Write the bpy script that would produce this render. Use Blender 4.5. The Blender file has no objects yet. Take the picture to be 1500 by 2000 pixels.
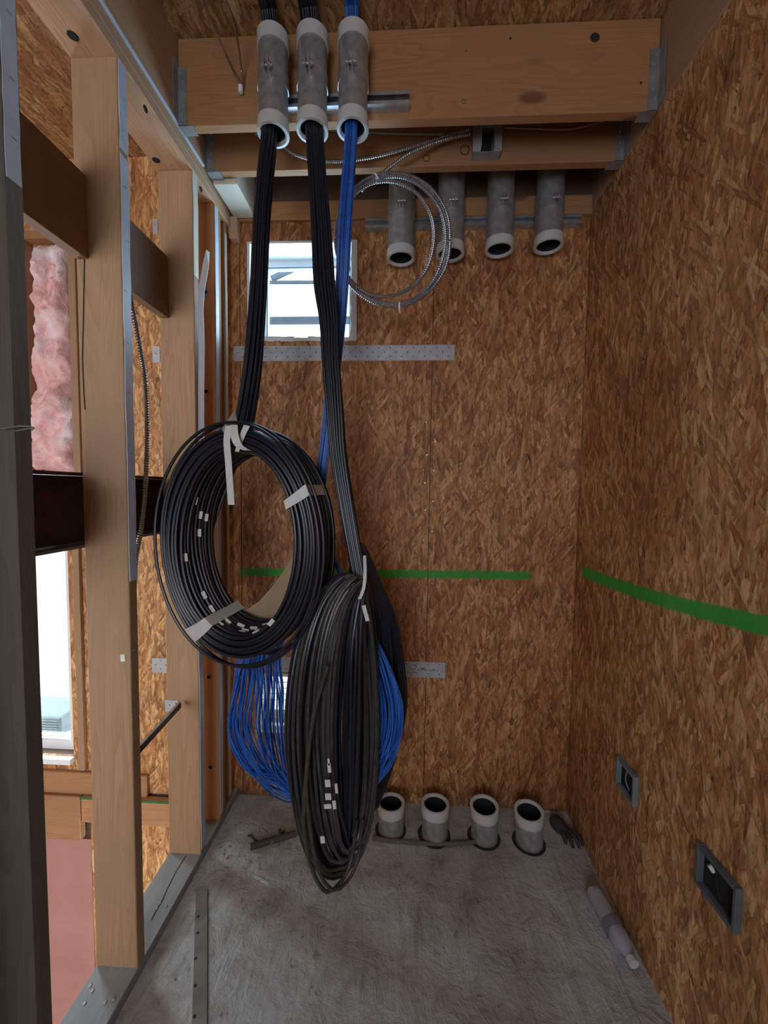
import bpy, math, random
from mathutils import Vector, Matrix
random.seed(11)
S = bpy.context.scene
# ------------------------------------------------------------------ camera
FPX = 774.153
CAM = Vector((0, 0, 1.615))
_p, _y, _r = map(math.radians, (3.226, -2.844, 0.797))
FW = Vector((math.sin(_y)*math.cos(_p), math.cos(_y)*math.cos(_p), -math.sin(_p)))
_r0 = Vector((math.cos(_y), -math.sin(_y), 0)); _u0 = _r0.cross(FW)
RT = _r0*math.cos(_r)+_u0*math.sin(_r); UP = -_r0*math.sin(_r)+_u0*math.cos(_r)
cd = bpy.data.cameras.new('camera'); cam = bpy.data.objects.new('camera', cd)
S.collection.objects.link(cam); S.camera = cam
cd.sensor_fit = 'HORIZONTAL'; cd.sensor_width = 36; cd.lens = 36*FPX/1500; cd.clip_start = .02
cam.matrix_world = Matrix(((RT.x, UP.x, -FW.x, 0), (RT.y, UP.y, -FW.y, 0), (RT.z, UP.z, -FW.z, CAM.z), (0, 0, 0, 1)))
# ------------------------------------------------------------------ world, lights, exposure
w = bpy.data.worlds.new('sky'); S.world = w; w.use_nodes = True
w.node_tree.nodes['Background'].inputs[0].default_value = (.80, .90, 1, 1)
w.node_tree.nodes['Background'].inputs[1].default_value = 3.6
S.view_settings.view_transform = 'Standard'; S.view_settings.look = 'None'
S.view_settings.gamma = 1; S.view_settings.use_curve_mapping = False
S.view_settings.exposure = 0.12

def area(name, loc, target, sx, sy, power, col):
    l = bpy.data.lights.new(name, 'AREA'); l.shape = 'RECTANGLE'; l.size = sx; l.size_y = sy
    l.energy = power; l.color = col
    o = bpy.data.objects.new(name, l); S.collection.objects.link(o); o.location = loc
    o.rotation_euler = (Vector(target)-Vector(loc)).to_track_quat('-Z', 'Y').to_euler(); return o
area('daylight_stair_opening', (-2.2, -1.45, 1.4), (-1.0, 1.5, 1.0), 1.3, 2.0, 34, (.82, .90, 1))
area('daylight_doorway', (-.30, -1.45, 1.75), (.80, 1.2, 1.75), .8, 1.0, 17, (.84, .90, 1))
area('daylight_high_window', (-.52, 2.42, 2.45), (-.45, 1.2, 2.62), .62, .75, 26, (.52, .74, 1))
area('daylight_stair_window', (-2.1, 2.3, .85), (-.6, .9, 1.0), .7, 1.3, 55, (.80, .90, 1))
# ------------------------------------------------------------------ helpers
C = S.collection
XL, XR, YB, ZC = -.844, .848, 1.964, 3.222

def at(px, py, X=None, Y=None, Z=None):
    d = FW+RT*((px-750)/FPX)-UP*((py-1000)/FPX)
    t = X/d.x if X is not None else Y/d.y if Y is not None else (Z-CAM.z)/d.z
    return CAM+d*t

W = {}

class MB:
    def __init__(s): s.v = []; s.f = []; s.sm = []
    def add(s, vs, fs, smooth=False):
        n = len(s.v); s.v += [Vector(v) for v in vs]; s.f += [tuple(i+n for i in f) for f in fs]; s.sm += [smooth]*len(fs)
        return s
    def box(s, x0, x1, y0, y1, z0, z1, bev=0):
        if bev <= 0:
            vs = [(x, y, z) for x in (x0, x1) for y in (y0, y1) for z in (z0, z1)]
            return s.add(vs, [(0, 1, 3, 2), (4, 6, 7, 5), (0, 4, 5, 1), (2, 3, 7, 6), (0, 2, 6, 4), (1, 5, 7, 3)])
        # chamfered box: 24 verts
        L = [(x0, x1), (y0, y1), (z0, z1)]; idx = {}; vs = []
        for cx in (0, 1):
            for cy in (0, 1):
                for cz in (0, 1):
                    c = (cx, cy, cz)
                    for a in range(3):
                        p = []
                        for k in range(3):
                            e = L[k][c[k]]
                            if k != a: e += bev*(1 if c[k] == 0 else -1)
                            p.append(e)
                        idx[(c, a)] = len(vs); vs.append(p)
        fs = []
        for a in range(3):
            b, d = (a+1) % 3, (a+2) % 3
            for sd in (0, 1):
                q = []
                for (i, j) in ((0, 0), (1, 0), (1, 1), (0, 1)):
                    c = [0, 0, 0]; c[a] = sd; c[b] = i; c[d] = j; q.append(idx[(tuple(c), a)])
                fs.append(tuple(q if sd else q[::-1]))
            # edges parallel to a
            for i in (0, 1):
                for j in (0, 1):
                    c0 = [0, 0, 0]; c0[b] = i; c0[d] = j; c1 = list(c0); c1[a] = 1
                    q = [idx[(tuple(c0), b)], idx[(tuple(c1), b)], idx[(tuple(c1), d)], idx[(tuple(c0), d)]]
                    fs.append(tuple(q if (i ^ j) else q[::-1]))
        for cx in (0, 1):
            for cy in (0, 1):
                for cz in (0, 1):
                    c = (cx, cy, cz); q = [idx[(c, a)] for a in range(3)]
                    fs.append(tuple(q if (cx+cy+cz) % 2 else q[::-1]))
        return s.add(vs, fs)
    def obox(s, c, ax, ay, az):
        c = Vector(c); vs = [c+Vector(ax)*i+Vector(ay)*j+Vector(az)*k for i in (-1, 1) for j in (-1, 1) for k in (-1, 1)]
        return s.add(vs, [(0, 1, 3, 2), (4, 6, 7, 5), (0, 4, 5, 1), (2, 3, 7, 6), (0, 2, 6, 4), (1, 5, 7, 3)])
    def bar(s, a, b, w, t, up=(0, 0, 1)):
        a, b = Vector(a), Vector(b); d = (b-a).normalized(); x = d.cross(Vector(up)).normalized(); y = x.cross(d)
        return s.obox((a+b)/2, (b-a)/2, x*w/2, y*t/2)
    def tube(s, pts, r, n=8, closed=False, caps=True, rf=None):
        pts = [Vector(p) for p in pts]; m = len(pts); fr = frames(pts, closed); vs = []
        for i, p in enumerate(pts):
            t, a, b = fr[i]; rr = rf(i) if rf else r
            for k in range(n):
                th = 2*math.pi*k/n; vs.append(p+(a*math.cos(th)+b*math.sin(th))*rr)
        fs = []
        for i in range(m if closed else m-1):
            j = (i+1) % m
            for k in range(n): fs.append((i*n+k, i*n+(k+1) % n, j*n+(k+1) % n, j*n+k))
        s.add(vs, fs, True)
        if caps and not closed:
            base = len(s.v)-len(vs)
            s.f += [tuple(base+k for k in range(n))[::-1], tuple(base+(m-1)*n+k for k in range(n))]; s.sm += [False, False]
        return s
    def lathe(s, prof, org, axis=(0, 0, 1), n=28, smooth=True, closed=True):
        ax = Vector(axis).normalized(); a = ax.orthogonal().normalized(); b = ax.cross(a); org = Vector(org); vs = []
        for (r, h) in prof:
            for k in range(n):
                th = 2*math.pi*k/n; vs.append(org+ax*h+(a*math.cos(th)+b*math.sin(th))*r)
        m = len(prof); fs = []
        for i in range(m if closed else m-1):
            j = (i+1) % m
            for k in range(n): fs.append((i*n+k, i*n+(k+1) % n, j*n+(k+1) % n, j*n+k))
        return s.add(vs, fs, smooth)
    def build(s, name, mat, parent=None, label=None, edge=False):
        mn = Vector((min(v.x for v in s.v), min(v.y for v in s.v), min(v.z for v in s.v)))
        mx = Vector((max(v.x for v in s.v), max(v.y for v in s.v), max(v.z for v in s.v)))
        c = (mn+mx)/2
        if parent is None: c.z = mn.z
        me = bpy.data.meshes.new(name); me.from_pydata([tuple(v-c) for v in s.v], [], s.f)
        me.polygons.foreach_set('use_smooth', s.sm); me.update()
        import bmesh
        bm = bmesh.new(); bm.from_mesh(me); bmesh.ops.recalc_face_normals(bm, faces=bm.faces); bm.to_mesh(me); bm.free()
        me.materials.append(mat)
        if any(s.sm):
            try: me.set_sharp_from_angle(angle=math.radians(42))
            except Exception: pass
        o = bpy.data.objects.new(name, me); C.objects.link(o)
        if parent is not None: o.parent = parent; o.location = c-W[parent.name]
        else: o.location = c
        W[o.name] = c
        if label: o['label'] = label
        return o

def frames(pts, closed=False):
    m = len(pts); T = []
    for i in range(m):
        if closed: t = pts[(i+1) % m]-pts[i-1]
        else: t = pts[min(i+1, m-1)]-pts[max(i-1, 0)]
        T.append(t.normalized() if t.length > 1e-9 else Vector((0, 0, 1)))
    ref = Vector((1, 0, 0)) if abs(T[0].x) < .8 else Vector((0, 1, 0))
    a = (ref-T[0]*ref.dot(T[0])).normalized(); out = []
    for i in range(m):
        a = (a-T[i]*a.dot(T[i])).normalized(); out.append((T[i], a.copy(), T[i].cross(a)))
    if closed:
        a0 = out[0][1]; al = (out[-1][1]-T[0]*out[-1][1].dot(T[0])).normalized()
        ang = math.atan2(al.cross(a0).dot(T[0]), al.dot(a0))
        out = [(t, a*math.cos(ang*i/m)+b*math.sin(ang*i/m), b*math.cos(ang*i/m)-a*math.sin(ang*i/m)) for i, (t, a, b) in enumerate(out)]
    return out

def spline(P, step=.02, closed=False, n=None):
    P = [Vector(p) for p in P]; m = len(P); out = []
    for i in range(m if closed else m-1):
        if closed: p0, p1, p2, p3 = P[i-1], P[i], P[(i+1) % m], P[(i+2) % m]
        else: p0, p1, p2, p3 = P[max(i-1, 0)], P[i], P[i+1], P[min(i+2, m-1)]
        k = n or max(1, int((p2-p1).length/step))
        for j in range(k):
            t = j/k; out.append(.5*((2*p1)+(p2-p0)*t+(2*p0-5*p1+4*p2-p3)*t*t+(3*p1-p0-3*p2+p3)*t**3))
    if not closed: out.append(P[-1])
    return out

def tag(o, label=None, cat=None, group=None, kind=None):
    if label: o['label'] = label
    if cat: o['category'] = cat
    if group: o['group'] = group
    if kind: o['kind'] = kind
    return o

def thing(name, label, cat, loc, group=None):
    o = bpy.data.objects.new(name, None); C.objects.link(o); o.location = loc; o.empty_display_size = .05
    W[o.name] = Vector(loc); return tag(o, label, cat, group)

def struct(name, mb, mat): return tag(mb.build(name, mat), kind='structure')
U = random.uniform
# ------------------------------------------------------------------ materials
def newmat(name):
    m = bpy.data.materials.new(name); m.use_nodes = True; nt = m.node_tree
    return m, nt, nt.nodes['Principled BSDF']
def nd(nt, t, **k):
    n = nt.nodes.new(t)
    for a, b in k.items(): setattr(n, a, b)
    return n
def math_(nt, op, a, b=None, c=None, clamp=False):
    n = nd(nt, 'ShaderNodeMath', operation=op); n.use_clamp = clamp
    for i, v in enumerate((a, b, c)):
        if v is None: continue
        if isinstance(v, (int, float)): n.inputs[i].default_value = v
        else: nt.links.new(v, n.inputs[i])
    return n.outputs[0]
def mixc(nt, f, a, b, mode='MIX'):
    n = nd(nt, 'ShaderNodeMix', data_type='RGBA', blend_type=mode)
    for i, v in ((0, f), (6, a), (7, b)):
        if isinstance(v, (int, float)): n.inputs[i].default_value = v
        elif isinstance(v, tuple): n.inputs[i].default_value = v+(1,) if len(v) == 3 else v
        else: nt.links.new(v, n.inputs[i])
    return n.outputs[2]
def mixf(nt, f, a, b):
    n = nd(nt, 'ShaderNodeMix', data_type='FLOAT')
    for i, v in ((0, f), (2, a), (3, b)):
        if isinstance(v, (int, float)): n.inputs[i].default_value = v
        else: nt.links.new(v, n.inputs[i])
    return n.outputs[0]
def ramp(nt, f, stops):
    n = nd(nt, 'ShaderNodeValToRGB'); nt.links.new(f, n.inputs[0]); e = n.color_ramp.elements
    while len(e) < len(stops): e.new(.5)
    for i, (p, c) in enumerate(stops): e[i].position = p; e[i].color = c+(1,)
    return n.outputs[0]
def mapping(nt, vec, scale=(1, 1, 1), rot=(0, 0, 0), loc=(0, 0, 0)):
    n = nd(nt, 'ShaderNodeMapping'); nt.links.new(vec, n.inputs[0])
    n.inputs['Scale'].default_value = scale; n.inputs['Rotation'].default_value = rot; n.inputs['Location'].default_value = loc
    return n.outputs[0]
def noise(nt, vec, scale, detail=3, rough=.5, dist=0):
    n = nd(nt, 'ShaderNodeTexNoise'); nt.links.new(vec, n.inputs['Vector'])
    n.inputs['Scale'].default_value = scale; n.inputs['Detail'].default_value = detail
    n.inputs['Roughness'].default_value = rough; n.inputs['Distortion'].default_value = dist
    return n
def bump(nt, b, h, strength=.3, dist=.002):
    n = nd(nt, 'ShaderNodeBump'); n.inputs['Strength'].default_value = strength; n.inputs['Distance'].default_value = dist
    nt.links.new(h, n.inputs['Height']); nt.links.new(n.outputs[0], b.inputs['Normal'])
def smooth(nt, v, lo, hi):
    n = nd(nt, 'ShaderNodeMapRange', interpolation_type='SMOOTHSTEP'); nt.links.new(v, n.inputs[0])
    n.inputs[1].default_value = lo; n.inputs[2].default_value = hi; return n.outputs[0]

def plain(name, col, rough=.6, metal=0, var=.12, nscale=25, bmp=0, spec=.5):
    m, nt, b = newmat(name); tc = nd(nt, 'ShaderNodeTexCoord').outputs['Object']
    n = noise(nt, tc, nscale, 4)
    lo = tuple(c*(1-var) for c in col); hi = tuple(min(1, c*(1+var)) for c in col)
    nt.links.new(ramp(nt, n.outputs[0], [(.3, lo), (.7, hi)]), b.inputs['Base Color'])
    b.inputs['Roughness'].default_value = rough; b.inputs['Metallic'].default_value = metal
    b.inputs['Specular IOR Level'].default_value = spec
    if bmp: bump(nt, b, n.outputs[0], bmp)
    return m

def wood(name, axis, light, dark, grey=0, knots=True):
    m, nt, b = newmat(name); tc = nd(nt, 'ShaderNodeTexCoord').outputs['Object']
    oi = nd(nt, 'ShaderNodeObjectInfo').outputs['Random']
    off = nd(nt, 'ShaderNodeVectorMath', operation='ADD'); nt.links.new(tc, off.inputs[0])
    cx = nd(nt, 'ShaderNodeCombineXYZ')
    for i in range(3): nt.links.new(math_(nt, 'MULTIPLY', oi, 7.3+i*3), cx.inputs[i])
    nt.links.new(cx.outputs[0], off.inputs[1]); v = off.outputs[0]
    sc = [9, 9, 9]; sc['xyz'.index(axis)] = .7
    warp = noise(nt, mapping(nt, v, tuple(s*.35 for s in sc)), 1, 2, .5)
    g = noise(nt, mapping(nt, v, tuple(sc)), 1.1, 2, .5, .6)
    rings = math_(nt, 'FRACT', math_(nt, 'MULTIPLY', g.outputs[0], 15))
    rings = math_(nt, 'POWER', rings, 1.6)
    sc2 = [260, 260, 260]; sc2['xyz'.index(axis)] = 6
    fine = noise(nt, mapping(nt, v, tuple(sc2)), 1, 3, .6)
    blot = noise(nt, v, 3.2, 4, .6)
    col = mixc(nt, math_(nt, 'MULTIPLY', rings, .55), light, dark)
    col = mixc(nt, math_(nt, 'MULTIPLY', fine.outputs[0], .55), col, tuple(c*.6 for c in dark))
    col = mixc(nt, smooth(nt, blot.outputs[0], .45, .72), col, tuple(c*.72 for c in light))
    if knots:
        sk = [5, 5, 5]; sk['xyz'.index(axis)] = 2.2
        vo = nd(nt, 'ShaderNodeTexVoronoi'); vo.inputs['Scale'].default_value = 1.0; nt.links.new(mapping(nt, v, tuple(s*1.1 for s in sk)), vo.inputs['Vector'])
        kn = smooth(nt, vo.outputs['Distance'], .16, .07)
        sel = math_(nt, 'GREATER_THAN', nd_sep(nt, vo.outputs['Color']), .62)
        col = mixc(nt, math_(nt, 'MULTIPLY', math_(nt, 'MULTIPLY', kn, sel), .8), col, tuple(c*.35 for c in dark))
    hs = nd(nt, 'ShaderNodeHueSaturation'); nt.links.new(col, hs.inputs['Color'])
    nt.links.new(math_(nt, 'ADD', math_(nt, 'MULTIPLY', oi, .35), .83), hs.inputs['Value'])
    hs.inputs['Saturation'].default_value = 1-grey
    nt.links.new(hs.outputs[0], b.inputs['Base Color']); b.inputs['Roughness'].default_value = .72
    bump(nt, b, math_(nt, 'ADD', fine.outputs[0], math_(nt, 'MULTIPLY', rings, .5)), .25, .0012)
    return m
def nd_sep(nt, c, i=0):
    n = nd(nt, 'ShaderNodeSeparateColor'); nt.links.new(c, n.inputs[0]); return n.outputs[i]

def osb(name, plane, tone=(1, 1, 1), paint=None, angs=(86, 99, 74, 116, 52, 91), seed=0, low_band=None, bright=1.0):
    """flakes from several rotated stretched voronoi layers; the topmost (highest random) cell wins"""
    m, nt, b = newmat(name); pos = nd(nt, 'ShaderNodeNewGeometry').outputs['Position']
    sp = nd(nt, 'ShaderNodeSeparateXYZ'); nt.links.new(pos, sp.inputs[0]); X, Y, Z = sp.outputs
    cb = nd(nt, 'ShaderNodeCombineXYZ'); ab = {'xz': (X, Z), 'yz': (Y, Z), 'xy': (X, Y)}[plane]
    nt.links.new(ab[0], cb.inputs[0]); nt.links.new(ab[1], cb.inputs[1]); v = cb.outputs[0]
    wn = noise(nt, v, 22, 2, .5); wv = nd(nt, 'ShaderNodeVectorMath', operation='MULTIPLY_ADD')
    nt.links.new(wn.outputs[1], wv.inputs[0]); wv.inputs[1].default_value = (.009, .009, 0); nt.links.new(v, wv.inputs[2]); v = wv.outputs[0]
    h = None
    for i, a in enumerate(angs):
        mv = mapping(nt, v, (1, 1, 1), (0, 0, -math.radians(a)), (seed+i*3.71, i*1.93, 0))
        vo = nd(nt, 'ShaderNodeTexVoronoi', voronoi_dimensions='2D'); vo.inputs['Scale'].default_value = 1
        mp = mapping(nt, mv, ((8, 13, 7.5, 16, 10.5, 19)[i], (48, 76, 55, 60, 95, 70)[i], 1)); nt.links.new(mp, vo.inputs['Vector'])
        sc = nd(nt, 'ShaderNodeSeparateColor'); nt.links.new(vo.outputs['Color'], sc.inputs[0])
        fib = noise(nt, mapping(nt, mv, (22, 330, 1)), 1, 2, .65).outputs[0]
        edge = vo.outputs['Distance']
        if h is None: h, cc, ff, ee = sc.outputs[0], sc.outputs[1], fib, edge
        else:
            g = math_(nt, 'GREATER_THAN', sc.outputs[0], h)
            h = math_(nt, 'MAXIMUM', h, sc.outputs[0]); cc = mixf(nt, g, cc, sc.outputs[1]); ff = mixf(nt, g, ff, fib); ee = mixf(nt, g, ee, edge)
    pal = [(.15, (.16, .058, .022)), (.26, (.31, .13, .050)), (.42, (.40, .185, .070)), (.60, (.50, .255, .105)), (.76, (.585, .335, .155)), (.95, (.72, .48, .26))]
    pal = [(p, tuple(c[i]*tone[i]*bright for i in range(3))) for p, c in pal]
    fac = math_(nt, 'ADD', math_(nt, 'MULTIPLY', cc, .60), math_(nt, 'MULTIPLY', ff, .50))
    col = ramp(nt, fac, pal)
    col = mixc(nt, math_(nt, 'MULTIPLY', smooth(nt, ee, .42, .75), .45), col, (.09*tone[0], .04*tone[1], .018*tone[2]))
    big = noise(nt, pos, 1.7, 3, .55).outputs[0]
    col = mixc(nt, math_(nt, 'MULTIPLY', smooth(nt, big, .42, .68), .6), col, mixc(nt, 1.0, col, (.62, .46, .36), 'MULTIPLY'))
    g2 = noise(nt, mapping(nt, pos, (95, 95, 26)), 1, 4, .7).outputs[0]
    col = mixc(nt, .8, col, ramp(nt, g2, [(.30, (.42, .36, .32)), (.48, (.92, .92, .92)), (.72, (1.30, 1.26, 1.2))]), 'MULTIPLY')
    g3 = noise(nt, mapping(nt, pos, (42, 42, 15)), 1, 3, .6, .8).outputs[0]
    col = mixc(nt, math_(nt, 'MULTIPLY', smooth(nt, g3, .62, .72), .75), col, (.075*tone[0], .030*tone[1], .014*tone[2]))
    if low_band is not None:   # darker band along the floor
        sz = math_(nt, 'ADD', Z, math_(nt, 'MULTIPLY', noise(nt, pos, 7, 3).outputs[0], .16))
        col = mixc(nt, math_(nt, 'MULTIPLY', smooth(nt, sz, low_band, low_band-.12), .7), col, (.05, .03, .02))
    if paint: col = paint(nt, col, X, Y, Z, pos)
    nt.links.new(col, b.inputs['Base Color']); b.inputs['Roughness'].default_value = .62
    bump(nt, b, math_(nt, 'ADD', math_(nt, 'MULTIPLY', h, .9), math_(nt, 'MULTIPLY', ff, .5)), .55, .0016)
    return m

def green_back(nt, col, X, Y, Z, pos):
    n = noise(nt, pos, 30, 3, .6).outputs[0]
    zc = math_(nt, 'SUBTRACT', Z, math_(nt, 'ADD', 1.196, math_(nt, 'MULTIPLY', X, .012)))
    d = math_(nt, 'ADD', math_(nt, 'ABSOLUTE', zc), math_(nt, 'MULTIPLY', n, .012))
    f = math_(nt, 'MULTIPLY', smooth(nt, d, .032, .020), smooth(nt, X, .66, .60))
    f = math_(nt, 'MULTIPLY', f, smooth(nt, X, -.86, -.80))
    return mixc(nt, math_(nt, 'MULTIPLY', f, .92), col, (.012, .30, .022))
def green_right(nt, col, X, Y, Z, pos):
    n = noise(nt, pos, 30, 3, .6).outputs[0]
    dy = math_(nt, 'SUBTRACT', 1.886, Y)
    zc = math_(nt, 'SUBTRACT', Z, math_(nt, 'ADD', 1.245, math_(nt, 'MULTIPLY', math_(nt, 'MULTIPLY', dy, dy), .075)))
    d = math_(nt, 'ADD', math_(nt, 'ABSOLUTE', zc), math_(nt, 'MULTIPLY', n, .012))
    f = math_(nt, 'MULTIPLY', smooth(nt, d, .036, .025), smooth(nt, Y, 1.915, 1.885))
    return mixc(nt, math_(nt, 'MULTIPLY', f, .92), col, (.012, .38, .05))

OSB_BACK = osb('osb_back', 'xz', paint=green_back, low_band=.16, tone=(1, .92, .85), bright=1.05)
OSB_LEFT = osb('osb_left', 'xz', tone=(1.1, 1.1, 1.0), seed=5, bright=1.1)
OSB_RIGHT = osb('osb_right', 'yz', paint=green_right, tone=(.98, 1.0, .99), seed=9, low_band=.06, bright=1.2)
OSB_CEIL = osb('osb_ceiling', 'xy', tone=(.95, 1, .95), seed=3, angs=(88, 80, 97, 110, 60), bright=.85)
L1, D1 = (.50, .29, .145), (.34, .165, .07)
WX = wood('pine_beam', 'x', (.46, .235, .105), (.30, .125, .05))
WY = wood('pine_plate', 'y', (.56, .36, .22), (.38, .20, .105))
WZ = wood('pine_stud', 'z', (.46, .285, .155), (.31, .17, .085))
WZO = wood('pine_stud_orange', 'z', (.52, .25, .115), (.36, .15, .06))
WGREY = wood('weathered_plate', 'y', (.37, .40, .40), (.25, .28, .29), grey=.5, knots=False)
WZGREY = wood('weathered_shaded_stud', 'z', (.19, .155, .115), (.12, .095, .07), grey=.1, knots=False)  # grey weathered wood, darkened further to carry the shade on its unlit face
WBLK = wood('pine_block', 'y', (.30, .17, .09), (.20, .10, .05))
WDARK = wood('rim_dark', 'x', (.16, .09, .06), (.10, .05, .03))
CREAM = plain('cream_board', (.62, .57, .47), .7, var=.06, nscale=8)
PALE = plain('pale_tape_lit_ledge', (.50, .55, .66), .45, var=.08, nscale=14)
WHITEW = plain('white_vinyl', (.78, .80, .82), .4, var=.03)
GALV = plain('galvanised', (.46, .47, .48), .36, .62, var=.22, nscale=38, bmp=.05)
GALVD = plain('galvanised_dull', (.30, .31, .32), .5, .4, var=.2, nscale=20)
STRAPM = plain('strap_zinc', (.46, .48, .50), .5, .45, var=.12, nscale=30)
BUSH = plain('bushing_plastic', (.58, .59, .59), .4, var=.04)
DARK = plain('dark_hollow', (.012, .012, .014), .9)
HOLE = plain('nail_hole', (.03, .02, .015), .9)
BLACK = plain('black_jacket', (.008, .011, .020), .36, var=.3, nscale=60, spec=.55)
BLACKG = plain('black_dusty_jacket', (.050, .048, .044), .42, var=.35, nscale=40, spec=.5)
BLUE = plain('blue_jacket', (.025, .145, .56), .38, var=.2, nscale=50)
BLUED = plain('blue_jacket_deep', (.012, .075, .36), .38, var=.2, nscale=50)
STEEL = plain('red_oxide_steel', (.075, .034, .036), .55, .2, var=.3)
STEELF = plain('steel_flange', (.17, .17, .18), .5, .4, var=.2)
TAPE = plain('white_tape', (.66, .67, .64), .6, var=.07, nscale=40)
CARD = plain('brown_cardboard', (.42, .29, .17), .8, var=.06)
FOAM = plain('pink_board', (.38, .175, .14), .8, var=.12, nscale=4)
BLUEBOX = plain('blue_grey_box', (.17, .215, .235), .5, var=.1)
YEL = plain('yellow_cup', (.42, .38, .18), .6)
RUBBER = plain('dark_glove', (.045, .042, .04), .8, var=.3)
MCM = plain('mc_armour', (.40, .41, .43), .34, .85, var=.15, nscale=90)
COPPER = plain('mc_armour_red', (.30, .18, .15), .4, .7, var=.15)
def label_mat():
    m, nt, b = newmat('cable_label_print'); tc = nd(nt, 'ShaderNodeTexCoord').outputs['Object']
    n = noise(nt, tc, 330, 2, .6, 1.5).outputs[0]
    nt.links.new(ramp(nt, n, [(.60, (.72, .72, .69)), (.64, (.12, .12, .12))]), b.inputs['Base Color'])
    b.inputs['Roughness'].default_value = .5; return m
LAB = label_mat()
def concrete():
    m, nt, b = newmat('dusty_concrete'); pos = nd(nt, 'ShaderNodeNewGeometry').outputs['Position']
    n1 = noise(nt, pos, 2.2, 5, .6, .4).outputs[0]; n2 = noise(nt, pos, 38, 5, .65).outputs[0]
    n4 = noise(nt, pos, 9, 5, .7, .6).outputs[0]
    n3 = noise(nt, mapping(nt, pos, (12, 2.2, 1), (0, 0, .5)), 1, 4, .6, 1.2).outputs[0]
    col = ramp(nt, n1, [(.30, (.27, .235, .205)), (.5, (.41, .415, .405)), (.7, (.52, .55, .555))])
    col = mixc(nt, math_(nt, 'MULTIPLY', smooth(nt, n2, .45, .75), .35), col, (.36, .35, .32))
    col = mixc(nt, math_(nt, 'MULTIPLY', smooth(nt, n3, .55, .75), .35), col, (.13, .11, .09))
    col = mixc(nt, .6, col, ramp(nt, n4, [(.3, (.55, .50, .46)), (.5, (1, 1, 1)), (.7, (1.2, 1.2, 1.18))]), 'MULTIPLY')
    nt.links.new(col, b.inputs['Base Color']); b.inputs['Roughness'].default_value = .8
    bump(nt, b, math_(nt, 'ADD', n2, math_(nt, 'ADD', math_(nt, 'MULTIPLY', n3, 1.5), math_(nt, 'MULTIPLY', n4, 2.5))), .8, .006); return m
CONC = concrete()
def insul():
    m, nt, b = newmat('pink_fibreglass'); tc = nd(nt, 'ShaderNodeTexCoord').outputs['Object']
    n = noise(nt, tc, 16, 6, .65, .8).outputs[0]; n2 = noise(nt, tc, 3.2, 2).outputs[0]
    c = ramp(nt, n, [(.25, (.62, .27, .26)), (.5, (.78, .46, .45)), (.75, (.86, .66, .66))])
    c = mixc(nt, smooth(nt, n2, .48, .62), c, (.84, .72, .74))
    nt.links.new(c, b.inputs['Base Color']); b.inputs['Roughness'].default_value = .95
    bump(nt, b, n, .8, .012); return m
INS = insul()
def glass():
    m, nt, b = newmat('window_glass'); nt.nodes.remove(b)
    t = nd(nt, 'ShaderNodeBsdfTransparent'); t.inputs[0].default_value = (.90, .97, .97, 1)
    g = nd(nt, 'ShaderNodeBsdfGlossy'); g.inputs['Roughness'].default_value = .03; mx = nd(nt, 'ShaderNodeMixShader')
    mx.inputs[0].default_value = .05
    nt.links.new(t.outputs[0], mx.inputs[1]); nt.links.new(g.outputs[0], mx.inputs[2])
    nt.links.new(mx.outputs[0], nt.nodes['Material Output'].inputs[0]); return m
GLASS = glass()
def pet():
    m, nt, b = newmat('clear_bottle_plastic'); nt.nodes.remove(b)
    t = nd(nt, 'ShaderNodeBsdfTransparent'); t.inputs[0].default_value = (.9, .92, .94, 1)
    g = nd(nt, 'ShaderNodeBsdfPrincipled'); g.inputs['Base Color'].default_value = (.55, .55, .60, 1); g.inputs['Roughness'].default_value = .15
    mx = nd(nt, 'ShaderNodeMixShader'); mx.inputs[0].default_value = .5
    nt.links.new(t.outputs[0], mx.inputs[1]); nt.links.new(g.outputs[0], mx.inputs[2])
    nt.links.new(mx.outputs[0], nt.nodes['Material Output'].inputs[0]); return m
PET = pet()
# ------------------------------------------------------------------ structure
def holed(mb, x0, x1, z0, z1, y0, y1, holes):
    xs = sorted({x0, x1, *[min(max(h[k], x0), x1) for h in holes for k in (0, 1)]})
    zs = sorted({z0, z1, *[min(max(h[k], z0), z1) for h in holes for k in (2, 3)]})
    for a, b in zip(xs, xs[1:]):
        run = None
        for c, d in zip(zs, zs[1:]):
            mx, mz = (a+b)/2, (c+d)/2
            if any(h[0] < mx < h[1] and h[2] < mz < h[3] for h in holes): continue
            mb.box(a, b, y0, y1, c, d)
    return mb
H1 = (-.782, -.247, 2.338, 2.808)      # high window
H2 = (-2.45, -1.745, .165, 1.50)       # stair window
H3 = (-.735, -.50, .36, .655)          # louvre vent
HOL = [H1, H2, H3]
wb = struct('wall_back', holed(MB(), -3.05, 1.0, -2.75, 3.30, YB+.0125, YB+.19, HOL), WDARK)
for x0, x1, z0, z1, mt in ((-2.62, -1.60, -.02, 3.22, OSB_LEFT), (-1.597, -.985, -.02, 3.22, OSB_LEFT), (-.982, -.822, 0, 2.898, OSB_BACK),
                       (-.819, .1245, 0, 2.898, OSB_BACK), (.1275, .845, 0, 2.898, OSB_BACK),
                       (-1.66, -.985, -2.6, -.18, OSB_LEFT)):
    holed(MB(), x0, x1, z0, z1, YB, YB+.012, HOL).build('osb_panel', mt, wb)
MB().box(-2.62, -1.663, YB, YB+.012, -2.6, -.30).build('foam_panel', FOAM, wb, 'smooth dull pink lower panel in the stairwell')
MB().box(-.84, XR-.003, YB-.018, YB+.012, 2.90, 2.985, .003).build('top_plate', WX, wb)
MB().box(-.84, XR-.003, YB-.004, YB+.012, 2.987, 3.22).build('rim_board', WDARK, wb)
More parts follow.
